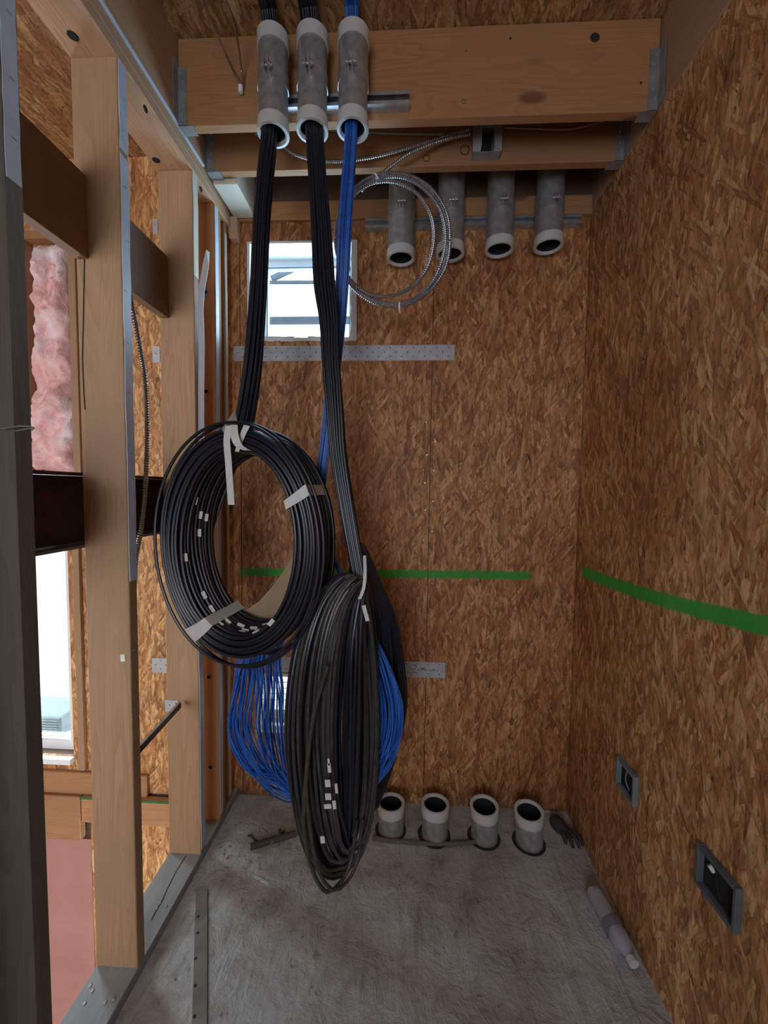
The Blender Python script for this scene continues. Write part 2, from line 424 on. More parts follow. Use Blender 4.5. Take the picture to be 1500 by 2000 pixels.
# fasteners on the back wall
nm = MB()
for x in [-.80, .105, .145, .80]:
    z = .1
    while z < 2.85:
        xx = x+U(-.004, .004); nm.lathe([(0.0001, 0), (.0035, 0), (.0035, .0012), (.0001, .0012)], (xx, YB-.0002, z), (0, -1, 0), 8, False); z += U(.12, .17)
tag(nm.build('nail_heads', GALV, wb), kind='stuff')
wr = struct('wall_right', MB().box(XR, XR+.012, -1.6, YB+.012, 0, 2.925), OSB_RIGHT)
MB().box(XR-.002, XR+.04, -1.6, YB, 2.928, ZC-.002, .003).build('rim_board', WY, wr)
MB().box(XR+.012, XR+.15, -1.6, YB+.012, 0, 2.925).build('framing', WDARK, wr)
struct('ceiling', MB().box(-3.05, XR+.15, -1.6, YB+.19, ZC, ZC+.02), OSB_CEIL)
fl = MB(); fl.box(-.99, XR+.15, -1.6, YB+.012, -.25, 0)
fl = struct('floor', fl, CONC)
struct('wall_left', MB().box(-3.07, -3.05, -1.6, YB+.19, -2.75, ZC), OSB_LEFT)
struct('trim_1', MB().box(-3.05, -.99, -1.6, YB, -2.80, -2.75), CONC)
struct('wall_shade_panel', MB().box(XL-.154, XL-.141, -1.6, .816, 0, ZC-.001), osb('osb_side', 'yz', seed=14, angs=(86, 99, 74, 52)))  # unseen panel added to block stair light from the nearest stud
bh = [(-2.75, -1.25, .2, 2.75), (-.75, .0, .8, 2.3)]
struct('wall_rear', holed(MB(), -3.05, XR+.15, -2.75, 3.30, -1.75, -1.62, bh), OSB_LEFT)
# ---- stud wall on the left: plates, studs, blocking
D = .14
mb = MB().box(XL-D, XL, -1.6, YB-.002, 0, .038, .002)
bp = tag(mb.build('bottom_plate', WGREY), 'grey weathered bottom plate of the open stud wall along the floor', 'plate')
for (px, py) in ((325, 1770), (312, 1765), (306, 1775), (165, 1960), (205, 1958), (180, 1935), (176, 1925), (222, 1950)):
    p = at(px, py, Z=.0385); MB().lathe([(.0001, 0), (.006, 0), (.004, .002), (.0001, .002)], p, (0, 0, 1), 8, False).build('nail_head', GALVD, bp)
cr = MB(); P = [at(*q, Z=.0382) for q in ((363, 1672), (345, 1700), (325, 1740), (318, 1757), (304, 1780), (296, 1797))]
for a, b in zip(P, P[1:]): cr.bar(a, b, .004, .0008)
cr.build('crack', HOLE, bp, 'long dark split in the wood')
ZT = 2.849
tp = tag(MB().box(XL-D, XL, -1.6, YB-.002, ZT, ZT+.037, .002).build('top_plate', WY), 'lower pine top plate resting on the studs of the left wall', 'plate')
tp2 = tag(MB().box(XL-D, XL-.001, -1.6, YB-.002, ZT+.038, ZT+.075, .002).build('top_plate', WY), 'upper pine top plate lying on the lower one above the left studs', 'plate')
for (px, py) in ((284, 213), (392, 370)):
    p = at(px, py, X=XL+.0005); MB().lathe([(.0001, 0), (.011, 0), (.009, .0025), (.0001, .0015)], p, (1, 0, 0), 12, False).build('bolt_hole', DARK, tp)
for (px, py) in ((142, 70), (305, 313)):
    p = at(px, py, Z=ZT-.0005); MB().lathe([(.0001, 0), (.014, 0), (.011, .0025), (.0001, .0015)], p, (0, 0, -1), 12, False).build('bolt_hole', DARK, tp)
rim = tag(MB().box(XL-.038, XL+.004, -1.6, YB-.002, ZT+.082, ZC-.002, .002).build('rim_joist', WY), 'rim joist above the left stud wall carrying the two ceiling beams', 'joist')
MB().box(XL-.03, XL+.007, -1.6, 1.66, ZT+.076, ZT+.0815).build('lit_ledge_strip', PALE, rim, 'pale blue lit ledge along its lower edge')  # light on the plate's top ledge painted as a pale blue strip

def stud(y, t=.038, x1=XL, label='', mat=None, dx=D, z1=ZT, tape=None, z0=.038):
    o = MB().box(x1-dx, x1, y, y+t, z0+.0005, z1-.0005, .0025).build('wall_stud', mat or WZ)
    tag(o, label, 'stud', 'studs of the left wall'); return o
s1 = stud(.822, .044, mat=WZGREY, label='nearest stud at the left edge of the frame, grey and dark')
s2 = stud(1.169, label='broad pale stud left of the big black cable coil, nearest but one')
s3 = stud(1.575, label='stud behind the left side of the black cable coil with peeling white edge strip')
s4 = stud(1.752, label='orange stud with bolt holes beside the corner', mat=WZO)
s5 = stud(1.792, x1=XL-.006, t=.034, label='narrow shadowed stud between the orange stud and the corner', mat=WZO)
s6 = stud(1.872, x1=XL-.012, t=.034, dx=.05, label='last stud touching the back corner left of the small window')
for yy, lb in ((.42, 'stud of the left wall before the nearest visible one'), (-.05, 'stud of the left wall beside the camera'), (-.5, 'stud of the left wall behind the camera'), (-.95, 'rearmost stud of the left wall')): stud(yy, label=lb)
# edge tapes
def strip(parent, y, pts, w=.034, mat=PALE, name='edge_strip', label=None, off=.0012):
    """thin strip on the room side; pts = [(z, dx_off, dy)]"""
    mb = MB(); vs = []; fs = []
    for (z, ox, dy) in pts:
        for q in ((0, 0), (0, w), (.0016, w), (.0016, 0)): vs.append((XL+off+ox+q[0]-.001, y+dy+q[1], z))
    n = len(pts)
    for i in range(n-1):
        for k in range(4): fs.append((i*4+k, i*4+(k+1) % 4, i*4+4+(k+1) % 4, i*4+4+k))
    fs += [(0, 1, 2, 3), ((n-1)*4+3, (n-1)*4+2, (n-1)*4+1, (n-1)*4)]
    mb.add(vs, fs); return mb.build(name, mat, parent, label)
def wob(z0, z1, n=14, a=.002, s=0): return [(z0+(z1-z0)*i/n, abs(U(-a, a))*.3, U(-a, a)+s) for i in range(n+1)]
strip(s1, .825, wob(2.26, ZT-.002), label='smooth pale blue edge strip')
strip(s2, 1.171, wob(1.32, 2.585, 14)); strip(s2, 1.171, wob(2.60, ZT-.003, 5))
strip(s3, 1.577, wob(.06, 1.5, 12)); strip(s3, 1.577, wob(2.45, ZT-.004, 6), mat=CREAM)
pe = [at(*q, Y=1.59) for q in ((400, 487), (396, 515), (388, 560), (385, 600), (388, 680), (387, 760), (387, 850), (389, 940))]
mb = MB(); vs = []; fs = []
for i, p in enumerate(pe):
    wv = .003 if i == 0 else .012
    xx = max(p.x, XL+.003)
    for q in ((-wv, 0), (wv, .02), (wv, .0215), (-wv, .0015)): vs.append((xx+q[0]*.6+.007, p.y+q[1], p.z))
for i in range(len(pe)-1):
    for k in range(4): fs.append((i*4+k, i*4+(k+1) % 4, i*4+4+(k+1) % 4, i*4+4+k))
fs += [(0, 1, 2, 3), tuple(len(vs)-1-k for k in range(4))]
mb.add(vs, fs); mb.build('peeling_strip', WHITEW, s3, 'wavy white strip coming loose at its top')
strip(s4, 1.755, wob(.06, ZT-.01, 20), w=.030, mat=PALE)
strip(s6, 1.875, wob(.06, 2.80, 20, .003), w=.022, mat=CREAM, off=-.010)
# staples on edge strips
st = MB()
for z in [2.05, 2.2, 2.35, 2.5, 2.66, 2.75, 1.9, 1.7, 1.4, 1.1]:
    st.obox((XL+.0022, 1.188+U(-.006, .006), z), (.0012, 0, 0), (0, .006, 0), (0, 0, .0009))
tag(st.build('staples', GALV, s2), kind='stuff')
st = MB()
for z in [2.35, 2.47, 2.6, 2.7]: st.obox((XL+.0022, .845, z), (.0012, 0, 0), (0, .006, 0), (0, 0, .0009))
tag(st.build('staples', GALV, s1), kind='stuff')
wt = MB().tube(spline([at(2, 838, Y=.812), at(40, 832, Y=.812), at(66, 835, Y=.835), at(58, 842, Y=.87)], .01), .0014, 6).tube(spline([at(30, 842, Y=.812), at(66, 835, Y=.815)], .01), .0012, 6)
wt.build('tie_wire', GALVD, s1, 'thin grey wire tied around it')
# bolt holes / knots on orange stud, splits on stud two
for (px, py) in ((402, 571), (403, 765), (407, 1140), (408, 1322), (411, 1498)):
    p = at(px, py, Y=1.7515)
    w_ = MB().lathe([(.006, 0), (.013, 0), (.012, .003), (.006, .003)], p, (0, -1, 0), 14).build('washer', GALVD, s4)
    MB().lathe([(.0001, 0), (.011, 0), (.008, .0045), (.0001, .0045)], p, (0, -1, 0), 12).build('bolt_head', DARK, w_)
ck = MB(); P = [at(*q, Y=1.1686) for q in ((165, 505), (164, 560), (163, 620), (161, 700), (164, 770), (166, 800))]
for i, (a, b) in enumerate(zip(P, P[1:])): ck.bar(a, b, .0008, .0045 if i < 4 else .002, (0, 1, 0)) if False else ck.obox((a+b)/2, (.0018, 0, 0), (0, .0006, 0), (b-a)/2)
ck.build('crack', HOLE, s2, 'long vertical split')
for s, pts in ((s2, ((240, 1285),)),):
    p = at(*pts[0], Y=1.168); MB().obox(p, (.007, 0, .001), (0, .0012, 0), (-.001, 0, .011)).build('paint_fleck', TAPE, s)
# blocking between studs
def blk(y0, y1, label):
    return tag(MB().box(XL-D+.0005, XL-.102, y0+.0005, y1-.0005, 2.285, 2.522, .002).build('blocking', WBLK), label, 'block', 'blocking boards between studs')
blk(1.207, 1.575, 'brown blocking board between the second and third stud'); blk(.866, 1.169, 'brown blocking board between the nearest stud and the second stud')
# corner bits by ceiling
bm1 = tag(MB().box(XL+.008, XL+.112, 1.725, YB-.024, 2.905, 3.215, .003).build('nailer_block', CREAM), 'cream nailer block above the small window in the ceiling corner', 'block')
tag(MB().box(XL-.008, XL+.03, 1.912, YB-.0015, 2.80, 2.898, .002).build('corner_block', WY), 'short wood block at the top of the back left corner', 'block')
# ------------------------------------------------------------------ stairwell side
stl = thing('steel_beam', 'dark red steel beam running behind the left studs', 'beam', (-1.08, .5, 1.42))
b = MB().box(-1.075, -1.067, -1.6, YB-.003, 1.43, 1.645); b.build('web', STEEL, stl)
MB().box(-1.14, -1.0, -1.6, YB-.003, 1.42, 1.429).build('bottom_flange', STEELF, stl, 'lighter grey lower flange with bolts')
MB().box(-1.14, -1.0, -1.6, YB-.003, 1.646, 1.655).build('top_flange', STEEL, stl)
for (px, py) in ((113, 1062), (133, 1058)):
    p = at(px, py, Z=1.4292); MB().lathe([(.0001, 0), (.009, 0), (.008, .006), (.0001, .007)], p, (0, 0, 1), 6, False).build('bolt', STEELF, stl)
# window two
w2 = struct('window_2', MB().box(H2[0], H2[1], YB+.05, YB+.10, H2[2], H2[2]+.05), WHITEW)
f = MB(); f.box(H2[0], H2[0]+.04, YB+.05, YB+.10, H2[2]+.05, H2[3]); f.box(H2[1]-.032, H2[1]-.001, YB+.02, YB+.10, H2[2]+.05, H2[3]); f.box(H2[0], H2[1], YB+.05, YB+.10, H2[3]-.04, H2[3])
f.build('window_frame', WHITEW, w2)
MB().box(H2[0]+.04, H2[1]-.032, YB+.07, YB+.075, H2[2]+.05, H2[3]-.04).build('pane', GLASS, w2)
MB().box(H2[0], H2[1]+.004, YB-.03, YB+.06, H2[2]-.03, H2[2]-.002).build('window_sill', WHITEW, w2)
f = MB(); f.box(-2.3, -1.80, YB+.052, YB+.068, H2[2]+.052, H2[2]+.058); f.box(-2.3, -1.80, YB+.052, YB+.068, H2[2]+.07, H2[2]+.076); f.build('sash_rail', WHITEW, w2)
# stairwell trim boards
bx = [at(q, 1300, Y=YB).x for q in (153, 158, 172)]
tag(MB().box(bx[0], bx[0]+.036, YB-.0205, YB-.0005, .10, 1.41, .002).build('jack_stud', WZ), 'slim pale jack stud right of the tall stairwell window', 'stud')
tag(MB().box(-2.6, -1.33, YB-.022, YB-.0005, -.03, .09, .003).build('sill_plate', WX), 'scuffed board directly under the tall stairwell window', 'board')
tag(MB().box(-2.6, -1.69, YB-.036, YB-.0005, -.278, -.033, .003).build('rim_board', WX), 'orange pine rim board under the tall stairwell window', 'board')
o = tag(MB().box(-1.685, -.99, YB-.034, YB-.0005, -.175, -.033, .003).build('rim_board', WX), 'short pine board with green painted top edge between the studs', 'board')
MB().box(-1.684, -.991, YB-.036, YB-.034, -.045, -.033).build('green_edge', plain('green_paint', (.02, .13, .04), .6), o, 'green paint along its top')
# insulation bay
x0, x1 = at(72, 700, Y=YB).x, at(152, 700, Y=YB).x
mb = MB(); nx, nz = 22, 90; z0, z1 = 1.68, 2.80
def ih(u, v):
    from mathutils import noise as N
    e = min(1, 6*min(u, 1-u, 4*v, 4*(1-v)))
    return .012+.055*max(0, e)**.6+.05*N.noise(Vector((u*2.2, v*9, 3)))+.022*N.noise(Vector((u*6, v*26, 9)))+.008*N.noise(Vector((u*14, v*60, 1)))
vs = []; fs = []
for j in range(nz+1):
    for i in range(nx+1):
        u, v = i/nx, j/nz; lf = .05*max(0, math.sin((v-.45)*3.6)) if v > .45 else 0
        zz = z0+(z1-z0)*v+(.02*math.sin(u*5) if j == 0 else 0)
        vs.append((x0+lf+(x1-x0-lf)*u, YB-.002-max(.004, ih(u, v)), zz))
for j in range(nz):
    for i in range(nx): a = j*(nx+1)+i; fs.append((a, a+1, a+nx+2, a+nx+1))
k = len(vs); vs += [(x0, YB-.001, z0), (x1, YB-.001, z0), (x1, YB-.001, z1), (x0, YB-.001, z1)]
fs.append((k+3, k+2, k+1, k))
mb.add(vs, fs, True)
tag(mb.build('insulation_batt', INS), 'fluffy pink fibreglass batt behind the left studs above the steel beam', 'insulation')
tag(MB().box(x0-.045, x0-.003, YB-.05, YB-.0005, 1.66, 2.81, .002).build('cripple_stud', WZ), 'pale stud left of the pink insulation', 'stud')
tag(MB().box(x1+.003, x1+.04, YB-.05, YB-.0005, 1.66, 2.81, .002).build('cripple_stud', WZ), 'pale stud right of the pink insulation', 'stud')
tag(MB().box(x0-.045, x1+.04, YB-.055, YB-.0005, 2.812, 2.85, .002).build('header_board', WX), 'board across the top of the pink insulation', 'board')
tag(MB().box(x0-.045, x1+.04, YB-.055, YB-.0005, 1.62, 1.657, .002).build('ledge_board', WHITEW), 'white ledge under the pink insulation', 'board')
# ------------------------------------------------------------------ metal straps on the back wall
def strapo(x0, x1, z0, z1, label, name='metal_strap', dz=0, mat=STRAPM, nh=True, y=YB):
    mb = MB(); t = .002; ya = y-t-.0006
    mb.add([(x0, ya, z0), (x1, ya, z0+dz), (x1, ya, z1+dz), (x0, ya, z1), (x0, ya+t, z0), (x1, ya+t, z0+dz), (x1, ya+t, z1+dz), (x0, ya+t, z1)],
           [(0, 1, 2, 3), (7, 6, 5, 4), (0, 4, 5, 1), (1, 5, 6, 2), (2, 6, 7, 3), (3, 7, 4, 0)])
    o = tag(mb.build(name, mat), label, 'strap')
    x = x0+.02; k = 0
    while x < x1-.006:
        u = (x-x0)/(x1-x0)*dz
        for zz in ((z0+.02, z1-.012) if nh and k % 2 else ((z0+z1)/2+.004,)):
            MB().lathe([(.0001, 0), (.0028, 0), (.0022, .0008), (.0001, .0008)], (x, ya, zz+u), (0, -1, 0), 8, False).build('nail_hole', HOLE, o)
        x += .028; k += 1
    return o
strapo(XL-.01, .232, 2.240, 2.313, 'long zinc strap nailed under the small window', dz=.002)
s_ = strapo(-.64, .222, .670, .750, 'long zinc strap low on the back wall with handwriting')
# handwriting scribbles on the lower strap
hw = MB()
def scr(pts):
    P = spline([at(x, y, Y=YB-.0032) for x, y in pts], .003); hw.tube(P, .0009, 5)
scr([(805, 1299), (812, 1301), (810, 1297), (813, 1303), (806, 1311)]); scr([(795, 1313), (804, 1314), (812, 1313)]); scr([(800, 1318), (802, 1319), (806, 1316)])
scr([(816, 1307), (820, 1310), (822, 1304), (826, 1309), (828, 1303), (829, 1309)]); scr([(829, 1309), (832, 1310), (833, 1307), (830, 1309)])
scr([(836, 1310), (840, 1308), (841, 1311), (845, 1308), (847, 1311), (850, 1308), (853, 1311), (857, 1308)])
hw.build('handwriting', HOLE, s_, 'black marker scribble')
a = at(298, 677, Y=YB); b = at(313, 708, Y=YB); strapo(a.x, b.x, b.z, a.z, 'small zinc plate end left of the coil stud, upper one')
a = at(297, 1285, Y=YB); b = at(330, 1314, Y=YB); strapo(a.x, b.x, b.z, a.z, 'small square zinc plate beside the third stud, above the black bar')
a = at(299, 428, Y=YB); b = at(309, 458, Y=YB); strapo(a.x, b.x, b.z, a.z, 'thin zinc clip high on the board between second and third stud')
a = at(322, 1367, Y=1.572); b = at(348, 1391, Y=1.572)
strapo(a.x, b.x, b.z, a.z, 'zinc bracket plate on the third stud holding the black bar', y=1.5745)
# black angled bar
o = tag(MB().bar(at(262, 1474, Y=1.225), at(351, 1377, Y=1.55), .012, .022).build('brace_bar', plain('black_bar', (.02, .02, .022), .4, .5)), 'black diagonal bar between the second and third stud', 'bar')
MB().bar(at(262, 1470, Y=1.224)+Vector((0, 0, .004)), at(351, 1373, Y=1.549)+Vector((0, 0, .004)), .010, .003).build('edge_rail', GALV, o, 'bright metal top edge')
# ------------------------------------------------------------------ window one
w1 = MB(); xa, xb, za, zb = H1; fr = MB(); ya, yb = YB-.004, YB+.185
fr.box(xa-.001, xa+.012, ya, yb, za, zb); fr.box(xb-.012, xb+.001, ya, yb, za, zb)
fr.box(xa+.012, xb-.012, ya, yb, zb-.010, zb+.001); fr.box(xa+.012, xb-.012, ya, yb, za-.001, za+.012)
w1 = struct('window_1', fr, WHITEW)
f = MB(); y0, y1 = YB+.14, YB+.18; t = .035
fg = MB()
for (a_, b_, c_, d_) in ((xa+.047, xa+.052, za+.047, zb-.045), (xb-.052, xb-.047, za+.047, zb-.045), (xa+.052, xb-.052, za+.047, za+.052), (xa+.052, xb-.052, zb-.050, zb-.045)): fg.box(a_, b_, y0-.002, y0+.012, c_, d_)
fg.build('gasket', plain('gasket_grey', (.10, .12, .15), .6), w1)
f.box(xa+.012, xa+.012+t, y0, y1, za+.012, zb-.01); f.box(xb-.012-t, xb-.012, y0, y1, za+.012, zb-.01)
f.box(xa+.012+t, xb-.012-t, y0, y1, zb-.01-t, zb-.01); f.box(xa+.012+t, xb-.012-t, y0, y1, za+.012, za+.012+t)
fo = f.build('window_frame', WHITEW, w1)
MB().box(xa+.047, xb-.047, YB+.155, YB+.160, za+.047, zb-.045).build('pane', GLASS, w1)
MB().box(xb-.045, xb-.026, y0-.02, y0-.001, 2.60, 2.68).build('latch', plain('latch_grey', (.45, .45, .44), .4), w1)
# torn paper lip on the right edge
mb = MB(); vs = []; fs = []; n = 18
for i in range(n+1):
    z = za+(zb-za)*i/n; wv = .024+U(-.002, .004)
    vs += [(xb-wv, YB-.0065, z), (xb+.004+U(-.002, .002), YB-.0055, z), (xb+.004, YB-.004, z), (xb-wv, YB-.005, z)]
for i in range(n):
    for k in range(4): fs.append((i*4+k, i*4+(k+1) % 4, i*4+4+(k+1) % 4, i*4+4+k))
mb.add(vs, fs); mb.build('paper_lip', WHITEW, w1, 'torn white flap along the right jamb')
mb = MB(); 
for i in range(16):
    x = xa+(xb-xa)*i/16; mb.box(x, x+(xb-xa)/16, YB-.006-U(0, .004), YB-.004, za-.004+U(-.002, .002), za+.016+U(-.004, .004))
mb.build('paper_lip', WHITEW, w1)
# louvre vent
xa, xb, za, zb = H3
fr = MB(); fr.box(xa-.012, xa+.01, YB-.006, YB+.06, za-.012, zb+.008); fr.box(xb-.01, xb+.012, YB-.006, YB+.06, za-.012, zb+.008)
fr.box(xa+.01, xb-.01, YB-.006, YB+.06, zb-.006, zb+.008); fr.box(xa+.01, xb-.01, YB-.006, YB+.06, za-.012, za+.004)
w3 = struct('window_3', fr, WHITEW)
for i in range(9):
    z = za+.018+i*.0315
    MB().obox(((xa+xb)/2, YB+.03, z+.002), ((xb-xa)/2-.011, 0, 0), (0, .014, -.008), (0, .0006, .001)).build('louvre_slat', WHITEW, w3)
# ------------------------------------------------------------------ outside
nb = thing('neighbour_building', 'pale neighbouring building seen through the small high window', 'building', (-2.5, 7, -2.7))
MB().box(-7, 3, 7, 11, -2.75, 4.55).build('wall', plain('neighbour_wall', (.8, .8, .78), .8), nb)
for i in range(9): MB().box(-7, 3, 6.97, 7, 2.6+i*.2, 2.61+i*.2+.01).build('siding_board', plain('siding', (.7, .7, .68), .8), nb)
sc_ = thing('scaffold', 'dark rails and a diagonal brace outside the small high window', 'scaffold', (-1, 3.2, -2.7))
RAIL = plain('rail_grey', (.08, .10, .14), .5, .3)
def orail(a, b, r, nm='rail'):
    MB().bar(a, b, r, r, (0, 1, 0)).build(nm, RAIL, sc_)
for (ya_, yb_, r) in ((552, 551, .020), (627, 625, .045)):
    orail(at(430, ya_, Y=3.2), at(760, yb_, Y=3.2), r)
orail(at(530, 545, Y=3.22), at(590, 517, Y=3.22), .035, 'brace')
for q in (440, 750): 
    p = at(q, 590, Y=3.25); MB().box(p.x-.025, p.x+.025, 3.245, 3.295, -2.75, 3.6).build('post', RAIL, sc_)
cb = thing('condenser_unit', 'grey louvred unit outside the tall stairwell window', 'machine', (-2.75, 3.0, -.4))
a = at(84, 1400, Y=2.9); b = at(119, 1438, Y=2.9)
MB().box(a.x-.3, b.x, 2.9, 3.2, b.z, a.z, .01).build('casing', plain('condenser', (.35, .38, .40), .5), cb)
for i in range(6): z = b.z+.02+i*(a.z-b.z-.03)/6; MB().box(a.x-.28, b.x-.02, 2.893, 2.899, z, z+.008).build('grille_slat', GALVD, cb)
tag(MB().box(-14, 10, 2.6, 30, -2.9, -2.76).build('ground', CONC), kind='structure')
MB_ = MB().box(-4.2, -2.0, 2.9, 3.4, -2.75, b.z-.001); tag(MB_.build('ledge', WHITEW), 'white ledge outside the tall stairwell window under the grey unit', 'ledge')
# ------------------------------------------------------------------ beams
def beam(y, label, knots, name='ceiling_beam'):
    o = thing(name, label, 'beam', ((XL+XR)/2, y+.02, 2.92), 'ceiling beams')
    bd = MB().box(XL+.006, XR-.006, y, y+.038, 2.922, ZC-.002, .003).build('board', WX, o)
    for s in (0, 1):
        h = MB(); xe = XL+.0045 if s == 0 else XR-.0045; d = 1 if s == 0 else -1
        def bx2(u0, u1, *r): h.box(min(xe+d*u0, xe+d*u1), max(xe+d*u0, xe+d*u1), *r)
        bx2(.002, .034, y-.0022, y-.0006, 2.919, 3.12)          # side plate on the beam face
        bx2(.002, .034, y+.0386, y+.0402, 2.919, 3.12)
        bx2(.002, .055, y-.0022, y+.0402, 2.9185, 2.9212)       # seat
        bx2(0, .002, y-.032, y-.002, 2.93, 3.13); bx2(0, .002, y+.040, y+.07, 2.93, 3.13)
        ho = h.build('joist_hanger', GALVD, o)
        for z in (2.96, 2.99, 3.03, 3.07, 3.1): MB().lathe([(.0001, 0), (.0045, 0), (.003, .002), (.0001, .002)], (xe+d*(.012+.008*(round(z*100) % 2)), y-.0022, z), (0, -1, 0), 8, False).build('nail', GALV, ho)
    for (px, py, r, fill) in knots:
        p = at(px, py, Y=y-.0004)
        m = MB()
        if fill: m.lathe([(.0001, 0), (r, 0), (r*.8, .002), (.0001, .001)], p, (0, -1, 0), 14, False)
        else: m.lathe([(r*.85, 0), (r, 0), (r, .0008), (r*.85, .0008)], p, (0, -1, 0), 20, False)
        m.build('knot', HOLE, o)
    return o
Y1, Y3 = 1.474, 1.681
beam(Y1, 'front wide pine ceiling beam behind the three hanging conduits', ((1162, 73, .016, 1), (906, 199, .007, 0), (1252, 162, .004, 1), (997, 75, .004, 1), (350+560, 100, .002, 1)))
beam(Y3, 'rear pine ceiling beam carrying the junction box', ((833, 309, .014, 0), (908, 293, .019, 0)))
# ------------------------------------------------------------------ conduits
def ringprof(ro, ri, h0, h1): return [(ro, h0), (ro, h1), (ri, h1), (ri, h0)]
def clamp(o, x, y, z, r, dz=.0205):
    """strut strap: band round the front of the pipe, ears and bolt in front"""
    m = MB(); vs = []; fs = []; n = 24; a0, a1 = -.62*math.pi, .62*math.pi
    for s in (0, 1):
        for i in range(n+1):
            th = -math.pi/2+(a0+(a1-a0)*i/n)
            for rr, h in ((r+.0006, -dz), (r+.0028, -dz), (r+.0028, dz), (r+.0006, dz)): 
                if s == 0: vs.append((x+rr*math.cos(th), y+rr*math.sin(th), z+h))
    for i in range(n):
        for k in range(4): fs.append((i*4+k, i*4+(k+1) % 4, i*4+4+(k+1) % 4, i*4+4+k))
    m.add(vs, fs, True); c = m.build('strap_clamp', GALV, o)
    e = MB(); f0 = y-r-.003
    e.box(x-.008, x-.0055, f0-.026, f0, z-.019, z+.019); e.box(x+.0055, x+.008, f0-.026, f0, z-.019, z+.019); e.build('clamp_ear', GALV, c)
    MB().tube([(x-.016, f0-.014, z), (x+.018, f0-.014, z)], .0035, 8).lathe([(.0001, 0), (.0075, 0), (.0075, .005), (.0001, .005)], (x+.008, f0-.014, z), (1, 0, 0), 6, False).build('bolt', GALV, c)
def conduit(x, y, z0, z1, r, label, group, top=False, bot=True, cz=None, bl=.032, tilt=(0, 0, 1), name='conduit'):
    o = thing(name, label, 'conduit', (x, y, z0), group); org = Vector((x, y, z0)); T = Vector(tilt).normalized(); L = z1-z0
    MB().lathe(ringprof(r, r-.004, 0, L), org, T, 36).build('pipe', GALV, o)
    # white bushing: outer sleeve with rolled lip, hollow
    if bot: MB().lathe([(r+.0008, bl), (r+.0035, bl), (r+.0045, 0), (r+.0045, -.006), (r-.004, -.007), (r-.009, -.003), (r-.009, .006), (r-.0055, .010), (r-.0052, .03), (r+.0004, .03)][:6]+[(r-.009, .004), (r+.0008, -.0005)], org, T, 36).build('bushing', BUSH, o)
    if top: MB().lathe([(r+.0008, L-bl), (r+.0035, L-bl), (r+.0045, L), (r+.0045, L+.006), (r-.004, L+.007), (r-.009, L+.003), (r-.009, L-.004), (r+.0008, L+.0005)], org, T, 36).build('bushing', BUSH, o)
    MB().lathe([(r-.0045, .002), (r-.0045, L-.002), (r-.0055, L-.002), (r-.0055, .002)], org, T, 32).build('bore_shade_liner', DARK, o)  # near-black liner: shade inside the pipe put into its colour
    if cz: clamp(o, x, y, cz, r)
    return o
def strut(x0, x1, ywall, z, name, label, slots=True):
    o = thing(name, label, 'channel', ((x0+x1)/2, ywall, z-.0205)); h = .0205; t = .0024; m = MB(); dp = .035
    m.box(x0, x1, ywall-dp, ywall-.0005, z+h-t, z+h); m.box(x0, x1, ywall-dp, ywall-.0005, z-h, z-h+t)
    m.box(x0, x1, ywall-dp, ywall-dp+t, z+h-.011, z+h-t); m.box(x0, x1, ywall-dp, ywall-dp+t, z-h+t, z-h+.011)
    m.build('channel', GALV, o); b = MB(); x = x0; bm_ = GALVD if slots else DARK  # front channel: its inner shade is put into a near-black back
    while x < x1:
        xe = min(x+.022, x1); b.box(x, xe, ywall-.003, ywall-.0006, z-h+t, z+h-t)
        if xe < x1: e2 = min(xe+.028, x1); b.box(xe, e2, ywall-.003, ywall-.0006, z-h+t, z-.007); b.box(xe, e2, ywall-.003, ywall-.0006, z+.007, z+h-t)
        x = xe+.028
    b.build('slotted_back', bm_, o); return o
# rear hanging four
strut(-.203, .795, YB, 2.865, 'strut_channel', 'slotted steel channel behind the four rear conduits')
RY = YB-.035-.064
for i, (px, py) in enumerate(((783, 504), (879, 496), (975, 487), (1071, 480))):
    p = at(px, py, Y=RY)
    conduit(p.x, RY, p.z, 3.20, .059, ('leftmost', 'second', 'third', 'rightmost')[i]+' of the four empty steel conduits hanging against the back wall', 'rear ceiling conduits', cz=2.865)
# floor four
for i, (px, py, tx, ty) in enumerate(((764, 1563, 764, 1612), (850, 1565, 849, 1622), (948, 1569, 946, 1626), (1035, 1579, 1034, 1636))):
    b0 = at(tx, ty+8, Z=0); yy = b0.y+.0; p = at(px, py, Y=yy+(.012 if i < 2 else .0)); H = p.z; ax = Vector((p.x-b0.x, p.y-b0.y, H))
    ax += Vector((-.006 if i > 1 else 0, -.008, 0))
    o = conduit(b0.x, b0.y, -.02, H-.02+.012, .0605, ('leftmost', 'second', 'third', 'rightmost')[i]+' of the four conduit stubs rising from the floor at the back wall', 'floor conduit stubs', top=True, bot=False, bl=.040, tilt=ax)
    MB().lathe([(.0001, 0), (.054, 0), (.054, .002), (.0001, .002)], (b0.x, b0.y, .012), (0, 0, 1), 24, False).build('bore_shade_disc', DARK, o)  # near-black disc standing for the unlit depth of the stub
    MB().lathe([(.059, .0006), (.074+.003*i % .004, .0006), (.072, .0022), (.059, .0022)], (b0.x-.003, b0.y, 0), (0, 0, 1), 28, False).build('core_hole', HOLE, o)
